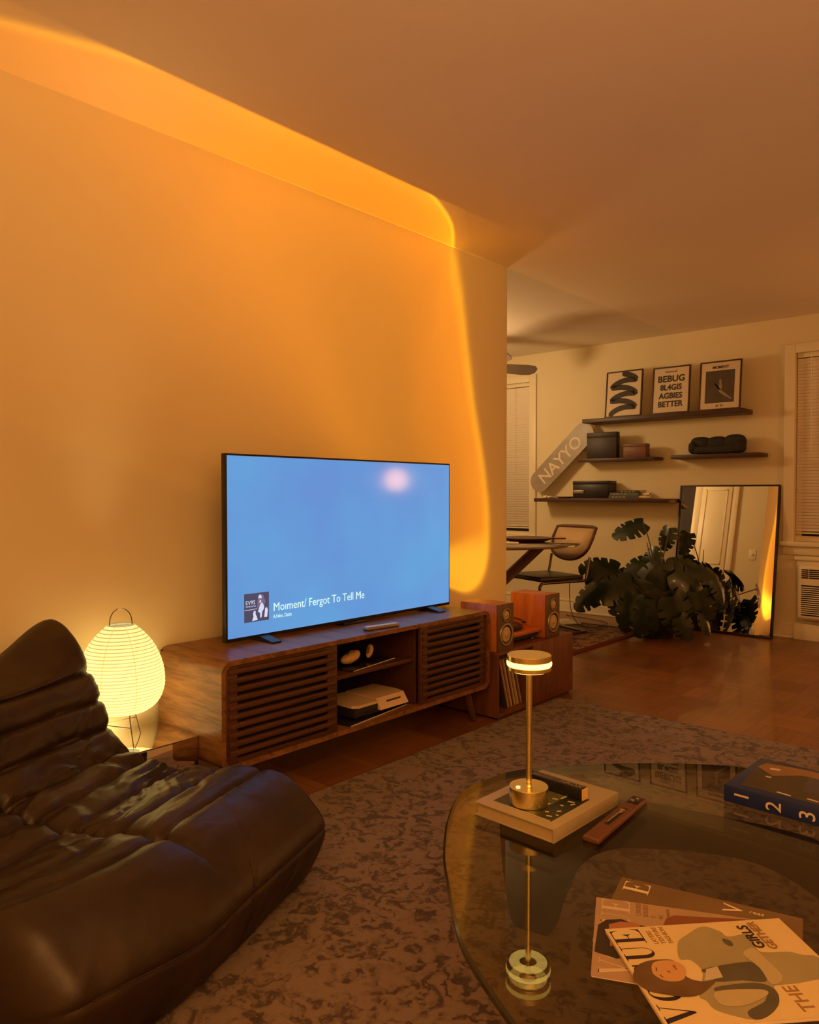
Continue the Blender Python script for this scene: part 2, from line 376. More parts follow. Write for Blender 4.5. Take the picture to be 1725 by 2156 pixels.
def window(i, a):
    x0, x1, z0, z1 = a
    e = bpy.data.objects.new('window_%d' % i, None); COL.objects.link(e); e.location = ((x0 + x1) / 2, Y1, z0); tag(e, kind='structure')
    hx = (x1 - x0) / 2; h = z1 - z0
    M().box(-hx - .075, -hx, -.02, 0, -.02, h + .07, .004).box(hx, hx + .075, -.02, 0, -.02, h + .07, .004).box(-hx, hx, -.02, 0, h, h + .07, .004).build('window_casing', TRIM, e)
    M().box(-hx - .09, hx + .09, -.045, .02, -.035, 0, .005).box(-hx - .075, hx + .075, -.018, 0, -.10, -.035, .004).build('window_sill', TRIM, e)
    M().box(-hx, -hx + .035, .07, .10, 0, h).box(hx - .035, hx, .07, .10, 0, h).box(-hx + .035, hx - .035, .07, .10, 0, .04).box(-hx + .035, hx - .035, .07, .10, h - .04, h).box(-hx + .035, hx - .035, .07, .10, h * .5 - .02, h * .5 + .02).build('window_sash', TRIM, e)
    M().box(-hx + .035, hx - .035, .08, .088, .04, h - .04).build('glass_pane', GLASSN, e)
window(1, W1); window(2, W2)
def blind(a, label, bot):
    x0, x1, z0, z1 = a
    t = thing('window_blind', ((x0 + x1) / 2, Y1 + .035, z1), label, 'window blind')
    hx = (x1 - x0) / 2 - .006
    M().box(-hx, hx, -.02, .02, -.035, 0, .003).build('head_rail', TRIM, t)
    m = M(); n = int((z1 - z0 - bot - .06) / .0245)
    for k in range(n):
        z = -.052 - k * .0245
        m.obox((0, 0, z), (1, 0, 0), (0, cos(1.08), -sin(1.08)), (0, sin(1.08), cos(1.08)), hx, .0125, .0006)
    m.build('slats', SLAT, t)
    zb = -.052 - n * .0245
    M().box(-hx, hx, -.012, .012, zb - .006, zb + .006, .002).build('bottom_rail', TRIM, t)
    m = M()
    for s in (-.6, .6): m.tube([(s * hx, -.014, -.03), (s * hx, -.014, zb)], .0012, 6)
    m.build('ladder_cord', TRIM, t)
    M().tube([(-hx + .10, -.022, -.035), (-hx + .105, -.024, -.75)], .004, 6).build('tilt_wand', TRIM, t)
blind(W1, 'white slatted blind lowered in the narrow window behind the dining table', .055)
blind(W2, 'white slatted blind lowered in the window right of the leaning mirror', .055)
def baseboard(name, x0, x1, y0, y1, ax):
    m = M()
    m.box(x0, x1, y0, y1, 0, .10, .003)
    if ax == 'y-': m.box(x0, x1, y0 - .004, y1, .10, .118, .003).box(x0, x1, y0 - .012, y0, 0, .018, .004)
    if ax == 'x+': m.box(x0, x1 + .012, y0, y1, 0, .018, .004)
    if ax == 'y+': m.box(x0, x1, y1, y1 + .012, 0, .018, .004)
    struct(name, m, TRIM)
baseboard('baseboard_far', X0, X1, Y1 - .016, Y1, 'y-')
baseboard('baseboard_left', 0, .014, Y0, 3.8, 'x+')
baseboard('baseboard_dining', -.30, 0, 3.8, 3.814, 'y+')
# panelled door, its casing and a dark panel for the unlit closet opening on the dining side wall (seen in the mirror)
d = bpy.data.objects.new('door_1', None); COL.objects.link(d); d.location = (-.54, 3.8, 0); tag(d, kind='structure')
M().box(-.17, .17, .0, .04, .01, 2.0, .004).build('door_leaf', TRIM, d)
m = M()
for z0, z1 in ((.15, .95), (1.05, 1.93)):
    m.box(-.125, .125, .04, .046, z0, z0 + .014, .002).box(-.125, .125, .04, .046, z1 - .014, z1, .002).box(-.125, -.111, .04, .046, z0, z1, .002).box(.111, .125, .04, .046, z0, z1, .002)
m.build('panel_moulding', TRIM, d)
struct('trim_1', M().box(-.37, -.30, 3.8, 3.83, 0, 2.02, .004).box(-.79, -.71, 3.8, 3.84, 0, 2.02, .004).box(-1.64, -.30, 3.8, 3.83, 2.02, 2.10, .004), TRIM)
struct('opening_dark_panel', M().box(-1.60, -.79, 3.8, 3.812, 0, 2.02), DARKIN)  # flat dark sheet in place of the darkness inside the opening
t = thing('light_switch', (-.09, 3.8, 1.19), 'small cream light switch plate seen reflected in the leaning mirror', 'light switch')
M().box(-.036, .036, 0, .006, -.058, .058, .003).build('plate', TRIM, t)
M().box(-.006, .006, .006, .016, -.012, .012, .002).build('toggle', TRIM, t)
# ------------------------------------------------------------------ rugs
RUG = rugmat('faded_rug', [(.52, (.072, .043, .031)), (.62, (.12, .076, .055)), (.665, (.215, .150, .108)), (.80, (.29, .21, .15))], 13, .4)
tag(M().box(.50, 3.95, -.75, 3.57, 0.001, .010, .004).build('area_rug', RUG), 'large faded brown and beige patterned rug under the glass coffee table', 'rug')
RUG2 = rugmat('red_rug', [(.50, (.030, .008, .012)), (.60, (.17, .03, .026)), (.66, (.09, .035, .035)), (.74, (.42, .26, .17))], 16, .2)
RUG2B = mat('red_rug_border', (.13, .022, .016), .95, var=.3, scale=60)
tr = thing('patterned_rug', (-1.0, 5.15, .001), 'dark red oriental patterned rug under the dining table', 'rug')
M().box(-.95, .95, -.52, .60, 0, .008, .002).build('field', RUG2, tr)
M().box(.95, 1.0, -.57, .65, 0, .009, .002).box(-1.0, -.95, -.57, .65, 0, .009, .002).box(-.95, .95, .60, .65, 0, .009, .002).box(-.95, .95, -.57, -.52, 0, .009, .002).build('border', RUG2B, tr)

# ------------------------------------------------------------------ media console
def rrect(w0, w1, z0, z1, r, n=6):
    P = []
    for cx, cz, a0 in ((w1 - r, z1 - r, 0), (w0 + r, z1 - r, pi / 2), (w0 + r, z0 + r, pi), (w1 - r, z0 + r, 1.5 * pi)):
        for i in range(n + 1):
            a = a0 + pi / 2 * i / n; P.append((cx + r * cos(a), cz + r * sin(a)))
    return P
CY0, CY1, CZ0, CZ1 = 1.47, 3.02, .160, .540
t = thing('media_console', (.235, (CY0 + CY1) / 2, .0), 'low walnut media console with slatted sliding doors under the television', 'media console')
hy = (CY1 - CY0) / 2
m = M(); m.smooth = False
out = rrect(-hy, hy, CZ0, CZ1, .045, 8); inn = rrect(-hy + .018, hy - .018, CZ0 + .018, CZ1 - .018, .028, 8)
k = len(out)
def ringv(pts, x): return [m.bm.verts.new((x, a, b)) for a, b in pts]
of, inf = ringv(out, .205), ringv(inn, .205); ob_, ib = ringv(out, -.205), ringv(inn, -.205)
for i in range(k):
    j = (i + 1) % k
    m._f((of[i], of[j], inf[j], inf[i])); m._f((ob_[i], ib[i], ib[j], ob_[j]))
    for q in (m._f((of[i], ob_[i], ob_[j], of[j])), m._f((inf[i], inf[j], ib[j], ib[i]))):
        if q: q.smooth = True
m.build('case', [WALNUT], t)
M().box(-.20, -.19, -hy + .01, hy - .01, CZ0 + .012, CZ1 - .012).build('back_panel', DARKIN, t)
for y in (-.245, .255): M().box(-.19, .17, y - .009, y + .009, CZ0 + .018, CZ1 - .018).build('divider', WALDARK, t)
M().box(-.19, .165, -.236, .246, .368, .385, .002).build('shelf', WALDARK, t)
def slat_door(y0, y1):
    m = M(); z0, z1 = CZ0 + .020, CZ1 - .020
    x0, x1 = .178, .196
    m.box(x0, x1, y0, y0 + .05, z0, z1, .003).box(x0, x1, y1 - .05, y1, z0, z1, .003)
    m.box(x0, x1, y0 + .05, y1 - .05, z0, z0 + .014).box(x0, x1, y0 + .05, y1 - .05, z1 - .012, z1)
    d = m.build('sliding_door', WALDARK, t)
    n = 10; p = (z1 - z0 - .026) / n; s = M()
    for i in range(n):
        z = z0 + .014 + p * i
        s.box(x0 + .002, x1 + .006, y0 + .012, y1 - .012, z + p * .38, z + p * .96, .003)
    s.build('slats', WALDARK, d)
    M().box(x0 - .03, x0 - .02, y0 + .03, y1 - .03, z0, z1).build('lining', BLACKM, d)
slat_door(-hy + .022, -.235); slat_door(.262, hy - .022)
def leg(x, y, sx, sy):
    m = M()
    rows = []
    for f_, r in ((0, .024), (1, .014)):
        cx_, cy_, z = x + sx * .018 * f_, y + sy * .045 * f_, CZ0 * (1 - f_) + .0105 * f_
        rows.append([m.bm.verts.new((cx_ + r * cos(a * pi / 6), cy_ + r * sin(a * pi / 6), z)) for a in range(12)])
    for i in range(12):
        q = m._f((rows[0][i], rows[0][(i + 1) % 12], rows[1][(i + 1) % 12], rows[1][i])); q.smooth = True
    m._f(rows[0]); m._f(rows[1][::-1])
    m.build('leg', WALDARK, t)
for x in (-.15, .16):
    for y, sy in ((-hy + .14, -1), (hy - .14, 1)): leg(x, y, 1 if x > 0 else -1, sy)
# ------------------------------------------------------------------ television
def tv():
    t = thing('television', (.22, 2.305, .54), 'large flat television with a plain blue screen standing on the walnut console', 'television')
    hw, z0, z1 = .667, .012, .722
    M().box(-.022, .004, -hw, hw, z0, z1, .003).build('housing', BLACK, t)
    m, N, L, b = newmat('blue_screen'); setp(b, rough=.10, spec=.16); b.inputs['Base Color'].default_value = (.01, .01, .012, 1)
    tc = N.new('ShaderNodeTexCoord'); sp = N.new('ShaderNodeSeparateXYZ'); L.new(tc.outputs['Object'], sp.inputs[0])
    n = N.new('ShaderNodeTexNoise'); n.inputs['Scale'].default_value = 2.2; L.new(tc.outputs['Object'], n.inputs[0])
    r = N.new('ShaderNodeValToRGB'); L.new(n.outputs['Fac'], r.inputs[0])
    r.color_ramp.elements[0].position = .3; r.color_ramp.elements[1].position = .7
    r.color_ramp.elements[0].color = (.125, .285, .66, 1); r.color_ramp.elements[1].color = (.125, .365, .71, 1)
    L.new(r.outputs[0], b.inputs['Emission Color']); b.inputs['Emission Strength'].default_value = 1.0
    sc = M().box(.004, .0052, -hw + .008, hw - .008, z0 + .014, z1 - .008).build('screen', m, t)
    lav = emis('art_lavender', (.62, .70, .95), .9); dk = emis('art_dark', (.055, .06, .12), 1.); mid = emis('art_mid', (.16, .13, .25), .9)
    a = M(); a.mi = 0
    U, V, Nn = (0, 1, 0), (0, 0, 1), (1, 0, 0); o = (.0054, -.586, .078)
    a.prism([(0, 0), (.117, 0), (.117, .110), (0, .110)], o, U, V, Nn, .0004)
    a.mi = 2; o2 = (.0059, -.586, .078)
    a.prism([(.060, .05), (.09, .045), (.10, .075), (.09, .10), (.07, .104), (.062, .08)], o2, U, V, Nn, .0002)
    a.mi = 1; o3 = (.0062, -.586, .078)
    a.prism([(.036, .003), (.062, .006), (.058, .02), (.052, .03), (.053, .04), (.045, .043), (.041, .03), (.043, .02)], o3, U, V, Nn, .0002)
    a.prism([(.075, .012), (.082, .014), (.084, .034), (.094, .048), (.092, .06), (.082, .072), (.074, .062), (.064, .036), (.074, .032)], o3, U, V, Nn, .0002)
    a.prism([(.094, .012), (.108, .012), (.112, .04), (.106, .05), (.098, .046)], o3, U, V, Nn, .0002)
    a.prism([(.066, .088), (.084, .088), (.078, .102), (.068, .10)], o3, U, V, Nn, .0002)
    a.prism([(.070, .072), (.076, .070), (.080, .078), (.074, .083)], o3, U, V, Nn, .0002)
    a.prism([(.002, .046), (.06, .048), (.06, .050), (.002, .048)], o3, U, V, Nn, .0002)
    a.build('album_cover', [dk, lav, mid], sc)
    text('album_lettering', 'EV9S', .022, (.0062, -.580, .146), U, V, lav, sc, .0001)
    text('album_lettering', 'THE BULLETIN', .0075, (.0062, -.580, .136), U, V, lav, sc, .0001)
    wt = emis('title_white', (.62, .95, .92), 1.0)
    text('title_lettering', 'Mo\u0131ment/ Fergot To Tell Me', .0475, (.0056, -.448, .108), U, V, wt, sc, .0002, sx=.92)
    text('subtitle_lettering', 'A.Felon, Dattn', .021, (.0056, -.448, .080), U, V, wt, sc, .0002, sx=.75)
    for y in (-.50, .50):
        M().prism([(-.08, .0), (.10, .0), (.10, .006), (.02, .020), (-.02, .020), (-.08, .006)], (-.009, y - .02, 0.0005), (1, 0, 0), (0, 0, 1), (0, 1, 0), .045).build('foot', BLACK, t)
    M().box(-.05, .012, -.07, .07, .0, .012, .002).build('sensor_box', BLACK, t)
tv()
# sunset projector standing hidden behind the television
t = thing('sunset_lamp', (.125, 2.872, .5405), 'small black sunset projector lamp standing behind the television', 'lamp')
M().lathe([(0, 0), (.036, 0), (.036, .012), (0, .012)], seg=24).build('base', BLACK, t)
M().tube([(0, 0, .01), (0, 0, .20)], .005).build('stem', BLACK, t)
M().lathe([(0, .195), (.022, .198), (.026, .215), (.026, .228), (.0, .229)], seg=24).build('lamp_head', BLACK, t)
# remote
t = thing('remote_control', (.388, 2.304, .5405), 'slim grey remote control lying on the walnut console edge', 'remote control', radians(-8))
M().box(-.018, .018, -.088, .088, 0, .014, .006, 3).build('body', GREYM, t)
M().box(-.014, .014, -.08, .084, .0138, .0148, .0004).build('face', WHITEP, t)
# console contents
t = thing('game_console', (.315, 2.30, CZ0 + .018), 'white slim game console lying flat in the lower cubby of the walnut stand', 'game console', 0)
GC = mat('off_white_shell', (.66, .50, .32), .35, var=.04)
M().box(-.11, .082, -.165, .145, .012, .052, .006).build('core', BLACKM, t)
m = M(); m.prism([(-.17, -.115), (-.04, -.115), (-.035, .09), (-.15, .09), (-.17, .07)], (0, 0, .054), (0, 1, 0), (1, 0, 0), (0, 0, 1), .012); m.build('upper_shell', GC, t)
rows = []
m = M()
for y in [i * .0145 for i in range(-2, 11)]:
    rows.append([(-.115, y, .068), (.02, y, .072), (.07, y, .068), (.098, y, .030), (.100, y, .024), (-.115, y, .024)])
m.grid(rows, True); m._f([m.bm.verts[i] if False else v for i, v in enumerate(list(m.bm.verts)[:6])]) if False else None
m.bm.verts.ensure_lookup_table(); m._f(m.bm.verts[:6]); m._f(m.bm.verts[-6:][::-1])
m.build('disc_drive_shell', GC, t)
M().obox((.0855, .065, .050), (0, 1, 0), (.028, 0, -.038), (.8, 0, .6), .042, .003, .0035).build('disc_slot', BLACK, t)
t = thing('serving_tray', (.31, 2.275, CZ0 + .018), 'thin dark sheet with a pale edge beneath the game console', 'tray', radians(7))
M().box(-.13, .095, -.21, .19, .0005, .004, .001).build('sheet', BLACK, t)
M().box(.0955, .098, -.205, .185, .001, .004).build('rim', WHITEP, t)
t = thing('display_tray', (.30, 2.25, .3855), 'thin dark tray with a pale edge on the upper console shelf', 'tray', radians(9))
M().box(-.10, .078, -.14, .17, 0, .005, .001).build('sheet', BLACK, t)
M().box(.0785, .0805, -.135, .165, .002, .005).build('rim', WHITEP, t)
YEL = mat('beige_shell', (.62, .42, .17), .45, var=.08)
def blob(name, loc, label, r, tilt, rz):
    t = thing(name, loc, label, 'game controller', rz)
    m = M(); rows = []
    for i in range(13):
        a = pi * i / 12; rows.append([(r[0] * cos(b) * sin(a) * (1 + .25 * cos(a)), r[1] * cos(a) * 1.0, r[2] * sin(b) * sin(a) + .1 * r[2] * cos(2 * a)) for b in [2 * pi * j / 16 for j in range(16)]])
    m.grid(rows, True); o = m.build('shell', YEL, t); o.rotation_euler = (tilt, 0, 0); o.location = (0, 0, abs(r[1] * sin(tilt)) + r[2] * .8)
    g = M(); g.smooth = True
    for k, (px, py) in enumerate(((.3, .2), (.3, -.2))): g.lathe([(0.0001, .0), (.008, .0), (.008, .006), (.0001, .008)], (r[0] * px, r[1] * py, r[2] * .92), 12)
    q = g.build('thumb_sticks', GREYM, t); q.rotation_euler = (tilt, 0, 0); q.location = o.location
blob('game_controller', (.315, 2.19, .391), 'beige rounded controller lying tilted on the upper console shelf', (.030, .048, .023), .35, radians(-10))
blob('game_controller', (.315, 2.305, .391), 'small beige controller propped upright right of the lying one', (.014, .030, .018), 1.15, radians(10))
t = thing('headset', (.24, 2.075, .3855), 'dark headset lying at the left end of the upper console shelf', 'headset', .4)
M().tube([(.05 * cos(a), .07 * sin(a), .012 + .03 * sin(a)) for a in [pi * i / 14 for i in range(15)]], .007).build('headband', BLACKM, t)
for s in (-1, 1): M().lathe([(0, -.012), (.026, -.01), (.028, .01), (0, .012)], (s * .05, 0, .03), 20, axis='X').build('earcup', BLACKM, t)

# ------------------------------------------------------------------ mirrored side table and paper lantern
MIR = mat('mirror_glass', (.90, .87, .80), .03, 1., var=.01)
t = thing('mirrored_side_table', (.17, 1.319, 0), 'mirror clad cube side table between the leather chair and the walnut console', 'side table')
M().box(-.14, .13, -.149, .149, .011, .258, .0015).build('body', MIR, t)
M().box(-.14, .13, -.149, .149, .2583, .263, .001).build('top', MIR, t)
t = thing('paper_lantern_lamp', (.155, 1.262, .263), 'glowing egg shaped paper lantern lamp on thin wire legs', 'table lamp')
def lantern():
    m_, N, L, b = newmat('glowing_washi_paper'); setp(b, rough=.9)
    b.inputs['Base Color'].default_value = (.8, .75, .6, 1)
    tc = N.new('ShaderNodeTexCoord'); sp = N.new('ShaderNodeSeparateXYZ'); L.new(tc.outputs['Object'], sp.inputs[0])
    def mm(op, a, b_=None):
        n = N.new('ShaderNodeMath'); n.operation = op
        for i, v in enumerate((a, b_)):
            if v is None: continue
            if isinstance(v, (int, float)): n.inputs[i].default_value = v
            else: L.new(v, n.inputs[i])
        return n.outputs[0]
    fr = mm('FRACT', mm('DIVIDE', sp.outputs[2], .0108))
    rib = mm('LESS_THAN', fr, .22)
    at = mm('FRACT', mm('MULTIPLY', mm('ADD', mm('ARCTAN2', sp.outputs[1], sp.outputs[0]), 3.3), 8 / (2 * pi)))
    seam = mm('LESS_THAN', at, .035)
    dk = mm('MAXIMUM', rib, mm('MULTIPLY', seam, .6))
    c = N.new('ShaderNodeMixRGB'); L.new(dk, c.inputs[0]); c.inputs[1].default_value = (.80, .63, .27, 1); c.inputs[2].default_value = (.34, .24, .085, 1)
    # added glow painted into the paper's emission, strongest around mid height
    g = N.new('ShaderNodeMapRange'); g.interpolation_type = 'SMOOTHSTEP'; g.inputs['From Min'].default_value = .22; g.inputs['From Max'].default_value = .0; g.inputs['To Min'].default_value = .88; g.inputs['To Max'].default_value = 1.05
    L.new(mm('ABSOLUTE', mm('SUBTRACT', sp.outputs[2], .27)), g.inputs[0])
    N.remove(b); E_ = N.new('ShaderNodeEmission'); L.new(c.outputs[0], E_.inputs[0]); L.new(g.outputs[0], E_.inputs[1])
    T_ = N.new('ShaderNodeBsdfTranslucent'); L.new(c.outputs[0], T_.inputs[0])
    A_ = N.new('ShaderNodeMixShader'); A_.inputs[0].default_value = .085; L.new(E_.outputs[0], A_.inputs[1]); L.new(T_.outputs[0], A_.inputs[2]); L.new(A_.outputs[0], N['Material Output'].inputs[0])
    prof = [(.060, .103), (.085, .108), (.112, .125), (.130, .150), (.140, .180), (.1425, .21), (.140, .24), (.132, .275), (.118, .31), (.098, .345), (.072, .375), (.048, .397), (.040, .402)]
    pp = smoothpts([(a, b_, 0) for a, b_ in prof], 5, closed=False)
    rows = []
    for i, p in enumerate(pp):
        rr = p.x + .0009 * sin(2 * pi * p.y / .0108)
        rows.append([(rr * cos(2 * pi * j / 64), rr * sin(2 * pi * j / 64), p.y) for j in range(64)])
    m = M(); m.grid(rows, True); o = m.build('paper_shade', m_, t)
lantern()
WIRE = mat('dark_wire', (.03, .02, .012), .4, .7)
M().tube([(.036 * cos(a) * .46, .036 * cos(a) * .89, .398 + .058 * sin(a) ** .8) for a in [pi * i / 24 for i in range(25)]], .0015, 8).build('wire_handle', WIRE, t)
for a in (-.10, 2.0, 4.1):
    c, s = cos(a), sin(a)
    M().tube([(.070 * c, .070 * s, .112), (.070 * c, .070 * s, .085), (.098 * c, .098 * s, .004), (.102 * c, .102 * s, .0015)], .0016, 8).build('leg', WIRE, t)
M().tube([(.076 * cos(a), .076 * sin(a), .062) for a in [2 * pi * i / 3 + .95 - .10 - .95 for i in range(3)]], .0014, 8, True).build('leg_brace', WIRE, t)
# ------------------------------------------------------------------ record cabinet, speakers, turntable
t = thing('record_cabinet', (.265, 3.39, 0), 'dark wood record cabinet right of the walnut console, open on its left half', 'record cabinet')
M().box(-.215, .215, -.365, .365, .012, .030).box(-.215, .215, -.365, .365, .315, .333, .002).box(-.215, .215, -.365, -.350, .030, .315).box(-.215, .215, .350, .365, .030, .315).box(-.215, .215, -.05, -.035, .030, .315).box(-.215, -.205, -.35, .35, .03, .315).build('case', CABW, t)
M().box(.200, .218, -.045, .362, .014, .331, .002).build('closed_front', CABW, t)
M().box(-.20, .20, -.35, .35, .0, .012).build('plinth', BLACKM, t)
cols = [(.05, .045, .05), (.5, .36, .2), (.30, .10, .04), (.60, .48, .30), (.12, .05, .03), (.55, .42, .25), (.32, .2, .1), (.62, .5, .33), (.10, .07, .05), (.45, .3, .16)]
txt = ['dark sleeve', 'tan sleeve', 'rust sleeve', 'pale sleeve', 'dark brown sleeve', 'cream sleeve', 'brown sleeve', 'light cream sleeve', 'near black sleeve', 'ochre sleeve']
where = ['leaning leftmost in the record cubby', 'second from the left in the record cubby', 'third from the left in the record cubby', 'fourth from the left in the record cubby', 'in the middle of the record cubby', 'just right of the middle of the record cubby', 'seventh from the left in the record cubby', 'third from the right in the record cubby', 'second from the right in the record cubby', 'rightmost in the record cubby']
for i, c in enumerate(cols):
    r = thing('record_sleeve', (.33, 3.155 + i * .0145, .0305), 'record in a %s %s' % (txt[i], where[i]), 'record', group='vinyl records in the cabinet cubby')
    r.rotation_euler = (radians(17), 0, 0)
    M().box(-.14, .12, -.0025, .0025, .0015, .262).build('sleeve', mat('sleeve_%d' % i, c, .5), r)
RING = mat('speaker_ring', (.42, .36, .24), .35, .7, var=.05)
BAFF = wood('speaker_baffle', (.09, .05, .022), (.15, .09, .04), 'Z', 6, .5, 8)
CONE = mat('speaker_cone', (.55, .42, .20), .5, var=.06)
def speaker(loc, label, rz):
    t = thing('bookshelf_speaker', loc, label, 'speaker', rz)
    M().box(-.23, -.008, -.070, .070, 0, .232, .003).build('cabinet', CHERRY, t)
    M().box(-.008, 0, -.070, .070, 0, .232, .003).build('baffle', BAFF, t)
    for nm, z, r in (('tweeter', .178, .034), ('woofer', .082, .058)):
        o = M().lathe([(r, 0), (r, .004), (r * .96, .007), (r * .80, .007), (r * .77, .002)], (0, 0, z), 40, False, 'X').build(nm, RING, t)
        M().lathe([(r * .78, .003), (r * .72, .0055), (r * .64, .003)], (0, 0, z), 40, False, 'X').build('surround', BLACK, o)
        if nm == 'woofer':
            M().lathe([(r * .64, .003), (r * .30, -.006 + .009), (r * .27, .004), (r * .15, .009), (.0001, .011)], (0, 0, z), 40, False, 'X').build('cone', CONE, o)
        else:
            M().lathe([(r * .72, .004), (r * .45, .002), (r * .40, .003), (r * .2, .009), (.0001, .010)], (0, 0, z), 30, False, 'X').build('dome', CONE, o)
    return t
speaker((.478, 3.100, .3335), 'wooden bookshelf speaker standing against the end of the walnut console', 0)
speaker((.458, 3.580, .3335), 'reddish wooden bookshelf speaker nearest the dining chair', 0)
t = thing('turntable', (.255, 3.345, .3335), 'turntable with red wood plinth between the two bookshelf speakers', 'turntable')
M().box(-.18, .185, -.165, .155, .040, .060, .004).build('plinth', wood('red_plinth', (.40, .09, .03), (.55, .15, .05), 'Y', 6, .3, 8), t)
M().box(-.16, .165, -.155, .145, .016, .040, .002).build('chassis', BLACKM, t)
for x in (-.13, .14):
    for y in (-.12, .12): M().lathe([(0, 0), (.018, 0), (.015, .016), (0, .016)], (x, y, 0), 16).build('foot', BLACK, t)
pl = M().lathe([(0, .062), (.128, .062), (.134, .066), (.134, .078), (.126, .083), (0, .083)], (.02, -.03, 0), 48).build('platter', BLACK, t)
M().lathe([(0, .0832), (.122, .0832), (.122, .0852), (0, .0852)], (.02, -.03, 0), 48).build('record', mat('vinyl', (.01, .01, .01), .18), pl)
M().tube([(-.10, .125, .062), (-.10, .125, .105), (-.06, .12, .108), (.09, .09, .098), (.115, .075, .094)], .0045, 8).build('tonearm', BLACK, t)
M().obox((.122, .070, .092), (.7, -.5, 0), (.5, .7, 0), (0, 0, 1), .016, .008, .005, .002).build('headshell', BLACK, t)
# ------------------------------------------------------------------ dining table, platter, chair
DW = wood('dining_wood', (.06, .022, .012), (.13, .045, .022), 'X', 6, .35, 8)
DTOP = mat('smoked_table_top', (.16, .10, .055), .12, var=.08, coat=.6)
t = thing('dining_table', (-.80, 4.74, .0105), 'round dark dining table with crossing slanted wooden legs behind the speakers', 'dining table')
M().lathe([(0, .716), (.675, .716), (.688, .722), (.688, .730), (.680, .735), (0, .735)], seg=72).build('table_top', DTOP, t)
for a in (.85, .85 + pi / 2):
    for s in (1, -1):
        c, q = cos(a) * s, sin(a) * s
        m = M(); A = Vector((c * .42, q * .42, .705)); B = Vector((-c * .30, -q * .30, .05))
        off = Vector((-q, c, 0)) * .018 * (1 if s > 0 else -1)
        d_ = (B - A).normalized(); m.obox((A + B) / 2 + off, d_, Vector((-q, c, 0)), d_.cross(Vector((-q, c, 0))), (B - A).length / 2, .017, .036, .004)
        m.build('leg', DW, t)
t = thing('serving_platter', (-.58, 4.93, .7462), 'low dark oval dish on the dining table', 'dish', .5)
M().lathe([(0, 0), (.13, 0), (.185, .018), (.20, .030), (.19, .030), (.13, .010), (0, .008)], seg=48).build('dish', DW, t)
M().obox((.23, .0, .025), (1, 0, .02), (0, 1, 0), (0, 0, 1), .06, .02, .005, .003).build('handle', DW, t)
t = thing('folded_papers', (-.62, 4.60, .7462), 'pale sheets of paper lying on the dining table', 'paper', .6)
M().box(-.15, .15, -.10, .10, 0, .006, .001).build('sheets', CREAM, t)
CF = Vector((-.34, -.94, 0)); CS = Vector((.94, -.34, 0))
t = thing('cane_dining_chair', (-.61, 5.22, .0095), 'cane back cantilever dining chair with dark seat behind the round table', 'chair', math.atan2(CF.y, CF.x))
LTH = mat('black_leather_seat', (.045, .03, .018), .35, var=.2)
CH2 = mat('chair_tube', (.20, .14, .10), .22, .9)
# local x = forward, y = left
M().box(-.22, .21, -.225, .225, .425, .462, .014, 3).build('seat', LTH, t)
t['label'] = 'cane back cantilever dining chair with dark seat behind the round table'
def sided(y):
    return [(-.27, y, .60), (-.235, y, .44), (-.20, y, .418), (.17, y, .418), (.215, y, .40), (.225, y, .36), (.19, y, .05), (.16, y, .014), (.11, y, .012), (-.24, y, .012)]
fr = M()
for y in (-.235, .235): fr.tube(smoothpts(sided(y), 6, False), .011, 10)
fr.tube([(-.24, -.235, .012), (-.24, .235, .012)], .011, 10)
fr.build('tube_frame', CH2, t)
def backpt(a, b): return Vector((-.245 - .12 * (b - .58) / .25 + .03 * (abs(a) / .23) ** 2, a, b))
ol = [(-.235, .83), (0, .835), (.235, .83)]
shape = [(-.235, .83)] + [(-.235 + .47 * i / 8, .835) for i in range(1, 8)] + [(.235, .83), (.24, .74)] + [(.235 * cos(x), .70 - .13 * sin(x)) for x in [pi * i / 14 for i in range(1, 14)]] + [(-.24, .74)]
pts = [backpt(a, b) for a, b in shape]
m = M(); m.tube(pts, .0135, 8, True); m.build('back_frame', DW, t)
def canemat():
    m, N, L, b = newmat('woven_cane'); setp(b, rough=.6); b.inputs['Base Color'].default_value = (.55, .36, .17, 1)
    tc = N.new('ShaderNodeTexCoord'); ch = N.new('ShaderNodeTexChecker'); ch.inputs['Scale'].default_value = 150; L.new(tc.outputs['Object'], ch.inputs[0])
    ch.inputs[1].default_value = (.60, .42, .22, 1); ch.inputs[2].default_value = (.44, .27, .12, 1); L.new(ch.outputs[0], b.inputs['Base Color'])
    return m
m = M(); cpt = backpt(0, .71); k = len(pts); cv = m.bm.verts.new(cpt); vs = [m.bm.verts.new(p) for p in pts]
m.smooth = True
for i in range(k): m._f((vs[i], vs[(i + 1) % k], cv))
o = m.build('cane_panel', canemat(), t); sd = o.modifiers.new('th', 'SOLIDIFY'); sd.thickness = .004
m = M().tube([(-.245, 0, .575), (-.225, 0, .44)], .010, 8); m.bm.free()
# ceiling fan
FANM = mat('fan_blade', (.26, .22, .19), .45)
t = thing('ceiling_fan', (-1.33, 5.24, CEIL), 'grey ceiling fan blade reaching out beyond the wall corner', 'ceiling fan', 0)
M().lathe([(0, -.001), (.065, -.001), (.065, -.03), (.02, -.05), (.012, -.06), (.012, -.13), (.05, -.15), (.10, -.18), (.105, -.25), (.07, -.28), (0, -.29)], seg=32).build('motor', FANM, t)
for i in range(4):
    a = math.atan2(.89, .46) + i * pi / 2
    u = Vector((cos(a), sin(a), 0)); v = Vector((-sin(a), cos(a), -.55)).normalized()
    P = [(.10, -.03), (.20, -.055), (.50, -.068), (.58, -.060), (.615, -.03), (.62, 0), (.615, .03), (.58, .060), (.50, .068), (.20, .055), (.10, .03)]
    M().prism(P, Vector((0, 0, -.262)), u, v, u.cross(v), .007).build('blade', FANM, t)
